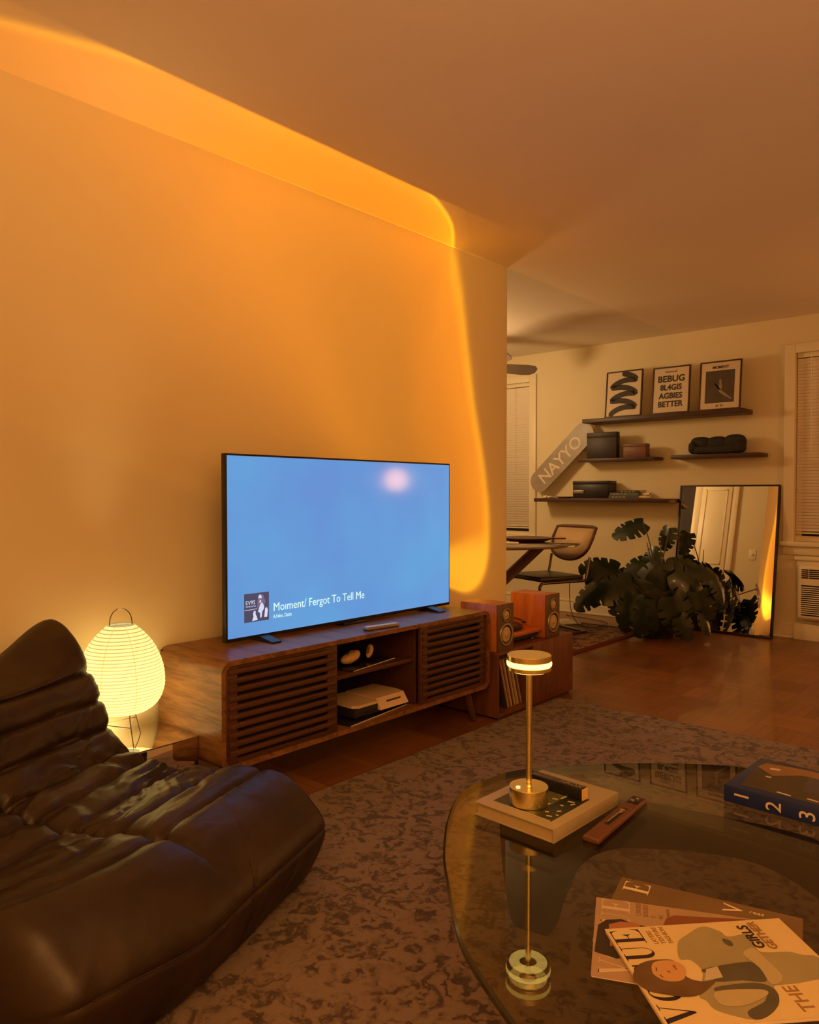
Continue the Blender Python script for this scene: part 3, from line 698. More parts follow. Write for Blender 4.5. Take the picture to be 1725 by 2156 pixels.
# ------------------------------------------------------------------ wall shelves and what stands on them
def shelf(x0, x1, y, ztop, th, label):
    t = thing('floating_shelf', ((x0 + x1) / 2, Y1, ztop), label, 'shelf')
    h = (x1 - x0) / 2
    M().box(-h, h, y - Y1, -.0005, -th, 0, .003).build('board', SHELFW, t)
shelf(-.745, .638, 6.07, 1.775, .035, 'top dark wood floating shelf holding three framed prints')
shelf(-.80, -.09, 6.10, 1.425, .028, 'short dark wood shelf holding the two upright boxes, left of centre')
shelf(.055, .755, 6.10, 1.430, .032, 'short dark wood shelf holding the model sofa')
shelf(-1.245, .055, 6.07, 1.070, .032, 'lowest and longest dark wood shelf, under the skateboard')
POSTER = mat('poster_paper', (.66, .56, .42), .5, var=.04)
INK = mat('poster_ink', (.035, .028, .025), .6)
def frame(x, w_, h_, label):
    t = thing('framed_print', (x, 6.115, 1.7755), label, 'picture frame', group='framed prints on the top shelf'); t.rotation_euler = (radians(-6), 0, 0)
    a = w_ / 2; b = .011
    M().box(-a, a, -.008, .008, 0, b, .001).box(-a, a, -.008, .008, h_ - b, h_, .001).box(-a, -a + b, -.008, .008, b, h_ - b, .001).box(a - b, a, -.008, .008, b, h_ - b, .001).build('frame', SHELFW, t)
    return t, M().box(-a + b, a - b, -.003, .006, b, h_ - b).build('print', POSTER, t)
U, V = (1, 0, 0), (0, 0, 1)
t, p = frame(-.380, .335, .405, 'framed print of a thick dark serpentine band, leftmost on the top shelf')
m = M(); m.smooth = False
path = []
for i in range(60):
    q = i / 59 * 5.5
    path.append((.108 * sin(q * pi) * (1.0), .365 - .325 * i / 59 + .012 * cos(2 * q * pi)))
w2 = .0235
L_, R_ = [], []
for i, (a, b) in enumerate(path):
    a2, b2 = path[min(i + 1, 59)]; a1, b1 = path[max(i - 1, 0)]
    dx, dz = a2 - a1, b2 - b1; l = math.hypot(dx, dz); nx, nz = -dz / l, dx / l
    L_.append((a + nx * w2, -.0042, b + nz * w2)); R_.append((a - nx * w2, -.0042, b - nz * w2))
for i in range(59):
    m._f([m.bm.verts.new(q) for q in (L_[i], L_[i + 1], R_[i + 1], R_[i])])
for (a, b) in (path[0], path[-1]): m.prism([(w2 * cos(x), w2 * sin(x)) for x in [2 * pi * k / 16 for k in range(16)]], (a, -.0042, b), U, V, (0, -1, 0), .0002)
m.build('band_motif', INK, p)
t, p = frame(.038, .318, .395, 'framed lettering print in the middle of the top shelf')
for s, z, sz, x in (('Aoywords\'', .345, .024, -.07), ('BEBUG', .268, .074, 0), ('8L4GIS', .198, .066, 0), ('AGBIES', .128, .066, 0), ('BETTER', .058, .066, 0)):
    text('lettering', s, sz, (0, -.0042, z), U, V, INK, p, .0004, 'CENTER', sx=1.02 if sz > .07 else (.94 if sz > .05 else 1), bold=.0022 if sz > .05 else 0)
t, p = frame(.438, .325, .395, 'framed print with a dark photograph, rightmost on the top shelf')
m = M(); PH = mat('photo_dark', (.075, .055, .04), .5, var=.4, scale=12); PG = mat('photo_grey', (.30, .23, .17), .5)
m.prism([(-.115, .058), (.112, .058), (.112, .318), (-.115, .318)], (0, -.0035, 0), U, V, (0, -1, 0), .0006)
m.mi = 1
m.prism([(.0, .25), (.014, .235), (.012, .215), (.018, .19), (.012, .16), (.05, .125), (.095, .088), (.092, .080), (.04, .11), (-.006, .145), (-.008, .175), (-.035, .215), (-.042, .213), (-.012, .165), (-.004, .21), (-.008, .235)], (0, -.0043, 0), U, V, (0, -1, 0), .0003)
m.build('photograph', [PH, PG], p)
text('lettering', 'MOMENT', .030, (0, -.0042, .335), U, V, INK, p, .0004, 'CENTER', bold=.0008)
text('lettering', 'IN  \'92', .020, (0, -.0042, .028), U, V, INK, p, .0004, 'CENTER', bold=.0004)
# skateboard deck leaning across two shelves
t = thing('skateboard_deck', (-1.25, 6.185, 1.073), 'grey skateboard deck lettered NAYYO leaning diagonally on the lowest shelf', 'skateboard')
dx, dz = Vector((.59, .06, .60)).normalized(), None
u = Vector((.725, .03, .69)).normalized(); nrm = Vector((.0, -1, .06)).normalized(); v = nrm.cross(u).normalized(); nrm = u.cross(v)
SK = mat('deck_graphic', (.30, .25, .20), .4, var=.35, scale=9); SKL = mat('deck_lettering', (.68, .58, .42), .5)
Lk, hk = .82, .105
rows = []
def deck_outline(k, sg):
    out = []
    return out
pts = []
for i in range(33):
    a = pi / 2 + pi * i / 32; pts.append((.10 + .10 * cos(a), hk * sin(a)))
for i in range(33):
    a = -pi / 2 + pi * i / 32; pts.append((Lk - .10 + .10 * cos(a), hk * sin(a)))
o0 = v * .105 + Vector((0, 0, .012))
me_ = M(); me_.prism(pts, o0, u, v, nrm, .010); me_.build('deck', SK, t)
text('deck_letters', 'NAYYO', .160, o0 + nrm * .0103 + u * .11 - v * .055, u, v, SKL, t, .0006, bold=.002)
# boxes on middle shelf
def tbox(name, x0, x1, y0, y1, z0, h, m_, label, cat, bev=.003, parts=()):
    t = thing(name, ((x0 + x1) / 2, (y0 + y1) / 2, z0), label, cat)
    a, b = (x1 - x0) / 2, (y1 - y0) / 2
    M().box(-a, a, -b, b, 0, h * .8, bev).build('body', m_, t)
    M().box(-a - .0015, a + .0015, -b - .0015, b + .0015, h * .8, h, bev).build('lid', m_, t)
    return t
tbox('storage_box', -.715, -.43, 6.103, 6.165, 1.4255, .228, mat('dark_red_box', (.016, .006, .005), .5), 'tall near black box standing in front of the skateboard tip', 'box')
tbox('wooden_box', -.375, -.17, 6.12, 6.20, 1.4255, .115, wood('small_box_wood', (.10, .04, .018), (.20, .08, .035), 'X', 8, .5, 6), 'small low brown wooden box beside the tall dark box', 'box')
# model sofa
t = thing('model_sofa', (.405, 6.18, 1.4305), 'small black model sofa with three rounded cushions on the right shelf', 'ornament')
BS = mat('black_fabric', (.022, .020, .017), .8, var=.25, bump=.2)
def puff(m, c, r, n=14, e=.75):
    rows = []
    sp = lambda x: math.copysign(abs(x) ** e, x)
    for i in range(n + 1):
        a = -pi / 2 + pi * i / n
        rows.append([(c[0] + r[0] * sp(cos(a)) * sp(cos(b)), c[1] + r[1] * sp(cos(a)) * sp(sin(b)), c[2] + r[2] * sp(sin(a))) for b in [2 * pi * j / (2 * n) for j in range(2 * n)]])
    m.grid(rows, True); return m
puff(M(), (0, 0, .035), (.20, .07, .035), e=.5).build('base', BS, t)
for x, r in ((-.135, (.080, .05, .056)), (0, (.085, .045, .060)), (.135, (.085, .05, .064))): puff(M(), (x, .01, .088 if x else .082), r).build('back_cushion', BS, t)
for x in (-.185, .185): puff(M(), (x, -.01, .055), (.035, .06, .05)).build('armrest', BS, t)
# lowest shelf items
t = tbox('black_box', -.85, -.505, 6.10, 6.26, 1.0705, .156, BLACKW, 'glossy black rectangular box on the lowest shelf', 'box')
M().box(-.165, -.06, -.086, -.0815, .045, .075, .004).build('silver_handle', GREYM, t)
BK = [mat('book_green', (.055, .06, .045), .5), mat('book_blue_grey', (.10, .11, .11), .5), mat('book_charcoal', (.03, .03, .03), .5)]
for i, (x0, x1, z, h, mm_, lb) in enumerate(((-.50, -.22, 1.0705, .026, 0, 'dark green book, lowest of the stack beside the black box'), (-.49, -.23, 1.0967, .024, 1, 'grey book in the middle of the stack beside the black box'), (-.42, -.215, 1.1209, .020, 2, 'charcoal book on top of the stack beside the black box'))):
    t = thing('book', ((x0 + x1) / 2, 6.18, z), lb, 'book', .03 * (i - 1), group='books stacked on the lowest shelf')
    a = (x1 - x0) / 2
    M().box(-a, a, -.08, .07, 0, .003).box(-a, a, -.08, .07, h - .003, h).box(-a, a, -.08, -.077, .003, h - .003).build('cover', BK[mm_], t)
    M().box(-a + .004, a - .004, -.076, .066, .0031, h - .0031).build('pages', CREAM, t)
    m = M()
    for k in range(4): m.box(-a + .03 + k * .035, -a + .055 + k * .035, -.0808, -.08, h * .3, h * .7)
    m.build('spine_marks', GREYM, t)
WHC = mat('white_ceramic', (.74, .62, .44), .35)
for i, (x, z, r, lb) in enumerate(((-.185, 1.079, radians(20), 'pale rolled paper lying in front on the lowest shelf'), (-.17, 1.108, radians(-25), 'pale rolled paper resting on top of the other roll'))):
    t = thing('paper_roll', (x, 6.13, 1.0705 if i == 0 else 1.0965), lb, 'paper roll', r)
    M().lathe([(.008, -.055), (.0125, -.055), (.0125, .055), (.008, .055)], (0, 0, .0125), 20, False, 'X').build('roll', WHC, t)
t = thing('oval_dish', (-.96, 6.16, 1.0705), 'small brown oval dish on the lowest shelf left of the black box', 'dish')
M().lathe([(0, 0), (.06, 0), (.088, .012), (.085, .016), (.05, .008), (0, .007)], seg=32).build('dish', wood('dish_wood', (.16, .08, .04), (.25, .13, .06), 'X', 8), t)
for i in range(3):
    t = thing('crumpled_card', (-1.165 + .05 * i, 6.15 - .01 * i, 1.0705), ['small crumpled pale paper at the left end of the lowest shelf', 'small pale paper scrap second from the left end of the lowest shelf', 'flat pale paper scrap beside the oval dish'][i], 'paper', i * .8)
    m = M(); m.bm.verts.ensure_lookup_table()
    bmesh.ops.create_icosphere(m.bm, subdivisions=2, radius=.022)
    for v_ in m.bm.verts: v_.co = Vector((v_.co.x * 1.2, v_.co.y, max(0, v_.co.z * (.75 - .25 * i) + .010))) * (1 + .35 * noise.noise(v_.co * 70 + Vector((i, 0, 0))))
    m.build('paper', WHC, t)
# ------------------------------------------------------------------ leaning floor mirror
mb = Vector((.088, 6.125, .006)); n_ = Vector((0, -.9885, .1515)).normalized()
t = thing('floor_mirror', (.458, 6.122, .003), 'large black framed mirror leaning on the far wall behind the plant', 'mirror'); t.rotation_euler = (-math.asin(.1515), 0, 0)
hw, hh, b = .395, 1.192, .017
M().box(-hw, hw, -.015, .015, 0, b, .002).box(-hw, hw, -.015, .015, hh - b * .7, hh, .002).box(-hw, -hw + b, -.015, .015, b, hh - b * .7, .002).box(hw - b, hw, -.015, .015, b, hh - b * .7, .002).build('frame', BLACKW, t)
M().box(-hw + b, hw - b, -.008, .012, b, hh - b * .7).build('mirror_glass', mat('leaning_mirror_glass', (.93, .90, .82), .01, 1., var=.005), t)
# ------------------------------------------------------------------ wall air conditioner
t = thing('air_conditioner', (1.33, Y1, .16), 'cream wall air conditioner with horizontal louvres under the right window', 'air conditioner')
M().box(-.33, .33, -.10, -.001, 0, .415, .03, 4).build('housing', TRIM, t)
M().box(-.36, .36, -.012, -.0005, -.02, .45, .01).build('surround', TRIM, t)
m = M()
for i in range(14): m.box(-.30, .30, -.106, -.098, .045 + i * .0155, .052 + i * .0155, .001)
m.build('louvres', SLAT, t)
M().box(-.30, .30, -.1015, -.099, .035, .265).build('intake', BLACKM, t)
q = M().box(-.30, .30, -.1015, -.095, .315, .385, .001).build('vent_opening', BLACKM, t)
m = M()
for i in range(4): m.box(-.30, .30, -.106, -.1015, .326 + i * .015, .330 + i * .015)
for i in range(5): m.box(-.25 + .12 * i, -.247 + .12 * i, -.106, -.1015, .315, .385)
m.build('vent_vanes', SLAT, t)
t = struct('trim_2', M().box(.965, 2.0, Y1 - .05, Y1 - .017, .0, .125, .004).box(.96, 2.0, Y1 - .03, Y1 - .001, .605, .635, .004), TRIM)
# objects on the floor near the small rug
t = thing('laptop', (-.68, 5.68, .0106), 'slim silver laptop lying closed on the edge of the red rug', 'laptop', radians(-30))
M().box(-.12, .12, -.085, .085, 0, .007, .003).build('base', GREYM, t)
M().box(-.12, .12, -.085, .085, .0072, .013, .003).build('lid', WHITEP, t)
tag(M().tube(smoothpts([(-.44, 5.33, .40), (-.435, 5.34, .2), (-.42, 5.44, .06), (-.37, 5.60, .016), (-.38, 5.82, .016), (-.48, 5.99, .005), (-.9, 6.08, .005)], 8, False), .0028, 8).build('power_cord', BLACK), 'thin dark cord hanging from the cane chair to the floor', 'cord')
# ------------------------------------------------------------------ monstera
t = thing('monstera_plant', (.15, 5.66, 0), 'large dark green split leaf plant standing in front of the leaning mirror', 'potted plant')
LEAFM = mat('monstera_leaf', (.012, .026, .010), .35, var=.35, scale=8, coat=.1)
LEAF2 = mat('monstera_leaf_pale', (.035, .05, .012), .4, var=.3, scale=8)
STEM = mat('plant_stem', (.07, .055, .022), .5)
M().lathe([(0, 0), (.11, 0), (.145, .20), (.15, .215), (.14, .215), (.13, .19), (0, .185)], seg=32).build('pot', BLACKM, t)
M().lathe([(0, .186), (.128, .191), (0, .195)], seg=24).build('soil', mat('soil', (.02, .012, .008), .9, bump=.8), t)
def leafmesh(R, base, tip, nrm, seed, droop=.35):
    rnd = random.Random(seed)
    tip = Vector(tip).normalized(); nrm = (Vector(nrm) - tip * Vector(nrm).dot(tip)).normalized(); side = nrm.cross(tip)
    # outline: heart blade with deep cuts
    m = M(); m.smooth = True
    NA = 90; NR = 6; Lg = 1.42
    for sgn in (1, -1):
        cuts = [(.26 + .18 * k + rnd.uniform(-.05, .05), rnd.uniform(.25, .62)) for k in range(4)]
        grid = []
        for i in range(NA + 1):
            q = i / NA
            wd = .66 * (sin(pi * min(1, q * .90 + .10) ** 1.0) ** .62) * (1 - .30 * q) if q < 1 else 0.0
            for c, dp in cuts:
                d_ = abs(q - c)
                if d_ < .026: wd *= 1 - dp * (1 - (d_ / .026) ** 3)
            row = []
            for j in range(NR + 1):
                b_ = wd * j / NR
                A = q * Lg + b_ * (.85 * q - .42)
                z = -droop * (b_ ** 1.6) * .9 - droop * .55 * max(0, A - .4) ** 2 + .03 * sin(14 * q) * b_
                row.append(Vector(base) + (tip * A + side * b_ * sgn * 1.05 + nrm * z) * R)
            grid.append(row)
        m.grid(grid)
    bmesh.ops.remove_doubles(m.bm, verts=m.bm.verts, dist=.0008)
    return m
LV = [(-0.055, 5.55, 0.839, 0.167, -0.702, -0.625, -0.342), (0.188, 5.7, 0.76, 0.118, -0.255, -0.228, -0.94), (-0.245, 5.45, 0.528, 0.195, -0.647, -0.576, 0.1), (-0.255, 5.3, 0.335, 0.203, -0.612, -0.545, -0.574), (-0.055, 5.3, 0.388, 0.199, -0.702, -0.625, -0.342), (0.163, 5.5, 0.598, 0.152, 0.065, 0.058, 0.996), (0.06, 5.5, 0.562, 0.153, -0.702, -0.625, -0.342), (0.342, 5.6, 0.573, 0.143, 0.702, 0.625, 0.342), (0.54, 5.35, 0.451, 0.21, 0.572, 0.51, -0.643), (0.568, 5.5, 0.542, 0.155, 0.735, 0.655, -0.174), (0.722, 5.4, 0.427, 0.12, 0.373, 0.333, -0.866), (0.102, 5.2, 0.235, 0.182, -0.255, -0.228, -0.94), (0.375, 5.25, 0.378, 0.211, 0.0, 0.0, -1.0), (0.527, 5.15, 0.253, 0.191, 0.255, 0.228, -0.94), (0.628, 5.3, 0.296, 0.166, 0.193, 0.172, -0.966), (0.243, 5.15, 0.205, 0.171, -0.255, -0.228, -0.94), (0.662, 5.3, 0.199, 0.106, 0.373, 0.333, -0.866), (-0.041, 5.35, 0.305, 0.163, -0.373, -0.333, -0.866), (0.182, 5.4, 0.417, 0.213, -0.48, -0.428, -0.766), (0.422, 5.1, 0.281, 0.182, -0.065, -0.058, -0.996), (0.505, 5.4, 0.34, 0.171, 0.48, 0.428, -0.766), (-0.025, 5.6, 0.475, 0.187, -0.702, -0.625, 0.142), (0.281, 5.6, 0.479, 0.18, 0.255, 0.228, 0.94), (-0.238, 5.5, 0.411, 0.17, -0.735, -0.655, 0.174), (0.328, 5.2, 0.177, 0.136, 0.0, 0.0, -1.0), (0.571, 5.15, 0.175, 0.118, 0.373, 0.333, -0.866), (0.381, 5.4, 0.537, 0.139, -0.13, -0.116, 0.985)]
org = Vector(t.location)
rnd = random.Random(3); C0 = Vector((2.6, 0, 1.11))
for i, (x, y, z, R, a, b_, c) in enumerate(LV):
    P_ = C0 + (Vector((x, y, z)) - C0) * 1.055; P_.z = max(P_.z, .11); R *= 1.26; ctr = P_ - org; tipv = Vector((a, b_, c)).normalized()
    base = ctr - tipv * R * .66
    nrm = Vector((.35 + rnd.uniform(-.35, .35), -.62 + rnd.uniform(-.3, .3), .75))
    lf = leafmesh(R * .92, base, tipv, nrm, i, .30 + .2 * rnd.random()).build('leaf', LEAF2 if i in (7, 17) else LEAFM, t)
    zmin = min(v_.co.z for v_ in lf.data.vertices)
    if zmin < .012:
        for v_ in lf.data.vertices:
            if v_.co.z < .012: v_.co.z = .012 + (v_.co.z - zmin) * .05
    att = base + tipv * R * .02
    M().tube(smoothpts([(rnd.uniform(-.05, .05), rnd.uniform(-.05, .05), .18), ((base.x) * .45, base.y * .45, max(.25, base.z * .75)), tuple(att)], 6, False), [.006 - .0002 * k for k in range(13)], 6).build('stalk', STEM, lf)
for p0, p1 in (((-.10, .12, .52), (-.155, .13, .72)), ((-.02, .1, .55), (-.03, .1, .76))):
    M().tube([(0, 0, .18), p0, p1], [.006, .005, .003], 6).build('new_shoot', STEM, t)
# ------------------------------------------------------------------ leather lounge chair
def lounge():
    t = thing('leather_lounge_chair', (.123, 1.025, .0105), 'low brown leather lounge chair with gathered folds, in the left foreground', 'armchair', math.atan2(.375, .927))
    prof = [(.06, 0), (.0, .06), (-.03, .20), (-.055, .40), (-.068, .57), (-.055, .645), (-.02, .680), (.022, .688), (.062, .668), (.103, .628), (.140, .572), (.180, .50), (.209, .443), (.222, .40), (.266, .332), (.329, .293), (.408, .271), (.494, .262),
            (.60, .275), (.70, .293), (.80, .301), (.88, .284), (.94, .238), (.980, .188), (.983, .137), (.946, .05), (.90, .0), (.80, -.0), (.60, -.0), (.30, -.0)]
    P = smoothpts([(a, b, 0) for a, b in prof], 14)
    # uniform arc resampling
    n0 = len(P); acc = [0]
    for i in range(n0): acc.append(acc[-1] + (P[(i + 1) % n0] - P[i]).length)
    NS = 420; tot = acc[-1]; Q = []; j = 0
    for k in range(NS):
        s = tot * k / NS
        while acc[j + 1] < s: j += 1
        Q.append(P[j].lerp(P[(j + 1) % n0], (s - acc[j]) / max(1e-9, acc[j + 1] - acc[j])))
    nor = []
    for k in range(NS):
        tt = (Q[(k + 2) % NS] - Q[k - 2]).normalized(); nor.append(Vector((-tt.y, tt.x, 0)))
    # the outline runs clockwise seen from the far side: outward normal
    def arc_of(a, b):
        return min(range(NS), key=lambda k: (Q[k].x - a) ** 2 + (Q[k].y - b) ** 2) / NS * tot
    cross = [arc_of(*p) for p in ((-.06, .62), (.160, .54), (.205, .45), (.235, .37), (.30, .305), (.385, .275), (.50, .262), (.64, .283), (.775, .300))]
    s_top, s_nose, s_floor = arc_of(-.10, .6), arc_of(.983, .15), arc_of(.90, 0)
    med = [Vector((.0, .56, 0)), Vector((.07, .30, 0)), Vector((.18, .14, 0)), Vector((.50, .12, 0)), Vector((.84, .14, 0))]
    def toward(p):
        best = None
        for a, b in zip(med, med[1:]):
            ab = b - a; q = max(0, min(1, (p - a).dot(ab) / ab.dot(ab))); c = a + ab * q
            if best is None or (c - p).length < (best - p).length: best = c
        return best
    W0, R = -.80, .065
    VS = [(R * math.sin(a), math.cos(a)) for a in [pi / 2 * (1 - i / 9) for i in range(9)]]
    VS = [(max(v_, 0), c) for v_, c in VS]
    NV = 110
    lines = VS + [(W0 * i / NV, 1.0) for i in range(NV + 1)] + [(W0 - v_, c) for v_, c in VS[::-1]]
    tgt = [toward(q) for q in Q]
    def sm(x): x = max(0, min(1, x)); return x * x * (3 - 2 * x)
    def disp(s, u, z, v, upper):
        d = 0.
        if upper:
            e = sm((s - s_top) / .12) * sm((s_nose - .10 - s) / .16)
            # cross seams, gently wandering
            vv = s + .016 * noise.noise(Vector((v * 5, s * 2, 3.1)))
            for k, c in enumerate(cross):
                dd = (vv - c); d -= .0135 * math.exp(-(dd / .0075) ** 2) * e
                d -= .009 * math.exp(-(dd / .028) ** 2) * e
            d += .010 * e
            # gathers: short pulled folds crossing the seams, strongest round the bend of seat and back
            bend = math.exp(-((s - cross[5] - .05) / .33) ** 2)
            edge = .35 + .65 * math.exp(-(v / .22) ** 2) + .6 * math.exp(-((v + .43) / .09) ** 2)
            q = Vector((v * 2.8 + s * 2.6, s * 16 + 3 * noise.noise(Vector((v * 6, s * 5, 0))), 1.7))
            f1 = noise.noise(q)
            q2 = Vector((v * 4.5 - s * 3.0, s * 30, 7.7))
            f2 = noise.noise(q2)
            d += bend * edge * (.014 * (1 - 2.4 * abs(f1)) + .003 * (1 - 2 * abs(f2))) * e
            d += .0022 * (1 - 2 * abs(noise.noise(Vector((v * 9, s * 22, 4))))) * e * (.4 + bend)
            # length-wise seam down the middle
            dc = v + .43 + .012 * noise.noise(Vector((s * 4, 0, 9)))
            d -= (.016 * math.exp(-(dc / .008) ** 2) + .012 * math.exp(-(dc / .04) ** 2)) * e
        # front and sides: long soft sags
        fr = sm((s - s_nose + .22) / .2) * (1 - sm((s - s_floor) / .05))
        d += fr * (.007 * noise.noise(Vector((v * 4.5, s * 3.5, 2))) + .0035 * (1 - 2 * abs(noise.noise(Vector((v * 11 + s * 4, s * 5, 5))))))
        d -= fr * .006 * math.exp(-((s - arc_of_nose) / .006) ** 2)
        # curved panel seam on the front
        d -= fr * .007 * math.exp(-((v + .36 - .10 * max(0, (arc_of_nose - s)) / .2) / .006) ** 2)
        return d
    arc_of_nose = arc_of(.984, .165)
    m = M(); rows = []
    for v_, c in lines:
        row = []
        # seat front pulls back toward the near corner
        pull = .10 * sm((-v_ - .52) / .36)
        for k in range(NS):
            q, n_ = Q[k], nor[k]
            s = tot * k / NS
            upper = s_top - .02 < s < s_nose
            dsp = disp(s, q.x, q.y, v_, upper)
            # side gathers where the cap closes
            if c < 1: dsp += .010 * (1 - c) * (noise.noise(Vector((s * 26, c * 3, 2))) )
            p = q + n_ * dsp * SGN
            p = tgt[k] + (p - tgt[k]) * (c if c > 0 else 0.0)
            ux = p.x - pull * sm((p.x - .35) / .5)
            # the back slumps lower toward the near side, its far corner stands in a peak
            z = p.y
            if z > .5: z -= .085 * sm((z - .5) / .18) * sm((-v_ + .02) / .22)
            row.append((ux, v_, max(0.001, z)))
        rows.append(row)
    m.grid(rows, True)
    bmesh.ops.remove_doubles(m.bm, verts=m.bm.verts, dist=.0004)
    mt, N, L, b = newmat('brown_leather'); setp(b, rough=.4, spec=.42)
    tc = N.new('ShaderNodeTexCoord')
    n1 = N.new('ShaderNodeTexNoise'); n1.inputs['Scale'].default_value = 5; n1.inputs['Detail'].default_value = 5
    n2 = N.new('ShaderNodeTexVoronoi'); n2.inputs['Scale'].default_value = 420
    n3 = N.new('ShaderNodeTexNoise'); n3.inputs['Scale'].default_value = 26; n3.inputs['Detail'].default_value = 6
    for n_ in (n1, n2, n3): L.new(tc.outputs['Object'], n_.inputs['Vector'])
    r = N.new('ShaderNodeValToRGB'); L.new(n1.outputs['Fac'], r.inputs[0])
    r.color_ramp.elements[0].position = .35; r.color_ramp.elements[1].position = .7
    r.color_ramp.elements[0].color = (.016, .009, .005, 1); r.color_ramp.elements[1].color = (.036, .021, .011, 1)
    L.new(r.outputs[0], b.inputs['Base Color'])
    mr = N.new('ShaderNodeMapRange'); L.new(n3.outputs['Fac'], mr.inputs[0]); mr.inputs['To Min'].default_value = .34; mr.inputs['To Max'].default_value = .52; L.new(mr.outputs[0], b.inputs['Roughness'])
    b1 = N.new('ShaderNodeBump'); b1.inputs['Strength'].default_value = .12; b1.inputs['Distance'].default_value = .0006; L.new(n2.outputs['Distance'], b1.inputs['Height'])
    b2 = N.new('ShaderNodeBump'); b2.inputs['Strength'].default_value = .35; b2.inputs['Distance'].default_value = .004; L.new(n3.outputs['Fac'], b2.inputs['Height']); L.new(b1.outputs[0], b2.inputs['Normal'])
    L.new(b2.outputs[0], b.inputs['Normal'])
    o = m.build('leather_cover', mt, t)
    # piping along the nose, front to near side
    SEAM = mat('dark_thread', (.02, .010, .006), .5)
    k = min(range(NS), key=lambda k: (Q[k].x - .984) ** 2 + (Q[k].y - .165) ** 2)
    pts = []
    for v_, c in lines[9:-9:3]:
        pull = .10 * sm((-v_ - .52) / .36)
        q = Q[k] + nor[k] * SGN * (disp(tot * k / NS, 0, 0, v_, False) + .0005)
        pts.append((q.x - pull, v_, q.y))
    M().tube(pts, .0022, 6).build('front_piping', SEAM, o)
SGN = 1
lounge()
# ------------------------------------------------------------------ glass coffee table
def glassmat(name, tint, ior=1.5, boost=1.0):
    m, N, L, b = newmat(name); N.remove(b); out = N['Material Output']
    tr = N.new('ShaderNodeBsdfTransparent'); gl = N.new('ShaderNodeBsdfGlossy'); gl.inputs['Roughness'].default_value = .012
    tc = N.new('ShaderNodeTexCoord'); nz = N.new('ShaderNodeTexNoise'); nz.inputs['Scale'].default_value = 2; L.new(tc.outputs['Object'], nz.inputs[0])
    mx = N.new('ShaderNodeMixRGB'); L.new(nz.outputs['Fac'], mx.inputs[0]); mx.inputs[1].default_value = (*[c * .985 for c in tint], 1); mx.inputs[2].default_value = (*tint, 1)
    L.new(mx.outputs[0], tr.inputs[0])
    ge = N.new('ShaderNodeNewGeometry'); dp = N.new('ShaderNodeVectorMath'); dp.operation = 'DOT_PRODUCT'; L.new(ge.outputs['Incoming'], dp.inputs[0]); L.new(ge.outputs['Normal'], dp.inputs[1])
    def mt(op, a, b_=None):
        n = N.new('ShaderNodeMath'); n.operation = op
        for i, v in enumerate((a, b_)):
            if v is None: continue
            if isinstance(v, (int, float)): n.inputs[i].default_value = v
            else: L.new(v, n.inputs[i])
        return n.outputs[0]
    mu = N.new('ShaderNodeMath'); mu.operation = 'MULTIPLY_ADD'; mu.use_clamp = True   # Schlick reflectance
    L.new(mt('POWER', mt('SUBTRACT', 1.0, mt('ABSOLUTE', dp.outputs['Value'])), 5.0), mu.inputs[0]); mu.inputs[1].default_value = .96 * boost; mu.inputs[2].default_value = .043 * boost
    ms = N.new('ShaderNodeMixShader'); L.new(mu.outputs[0], ms.inputs[0]); L.new(tr.outputs[0], ms.inputs[1]); L.new(gl.outputs[0], ms.inputs[2])
    L.new(ms.outputs[0], out.inputs[0])
    return m
t = thing('glass_coffee_table', (2.0, 1.4, .0105), 'rounded triangular glass coffee table on curved dark wooden base', 'coffee table')
OUT = [(2.04, .838), (1.914, .909), (1.842, .965), (1.734, 1.074), (1.672, 1.141), (1.595, 1.243), (1.530, 1.350), (1.503, 1.42), (1.500, 1.50), (1.518, 1.613), (1.592, 1.724), (1.722, 1.868), (1.85, 1.975), (1.96, 2.035), (2.12, 2.08), (2.30, 2.085), (2.46, 2.02), (2.56, 1.88), (2.60, 1.66), (2.60, 1.35), (2.58, 1.05), (2.52, .86), (2.42, .77), (2.28, .75), (2.16, .78)]
g = smoothpts([(a - 2.0, b - 1.4, 0) for a, b in OUT], 5)
GLA = glassmat('table_glass', (.80, .78, .66), 1.5, 1.15)
m = M(); k = len(g); zs = [(.372, .004), (.376, 0), (.3855, 0), (.3895, .004)]
rings = []
for z, ins in zs:
    ring = []
    for i in range(k):
        tt = (g[(i + 1) % k] - g[i - 1]).normalized(); nn = Vector((-tt.y, tt.x, 0))
        c_ = Vector((0.05, .02, 0)); nn = nn if nn.dot(c_ - g[i]) > 0 else -nn
        p = g[i] + nn * ins; ring.append(m.bm.verts.new((p.x, p.y, z)))
    rings.append(ring)
m.smooth = True
for a, b in zip(rings, rings[1:]):
    for i in range(k): m._f((a[i], a[(i + 1) % k], b[(i + 1) % k], b[i]))
m.smooth = False
m.mi = 1
nf = len(m.bm.faces)
for f_ in m.bm.faces: f_.material_index = 1
m.mi = 0
m._f(rings[0][::-1]); m._f(rings[-1])
GEDGE = mat('glass_edge', (.028, .026, .015), .1, var=.1)
m.build('glass_top', [GLA, GEDGE], t)
BASEW = wood('table_base_wood', (.018, .011, .006), (.035, .021, .011), 'X', 5, .45, 8)
u = Vector((1, .2, 0)).normalized(); n_ = Vector((-.2, 1, 0)).normalized()
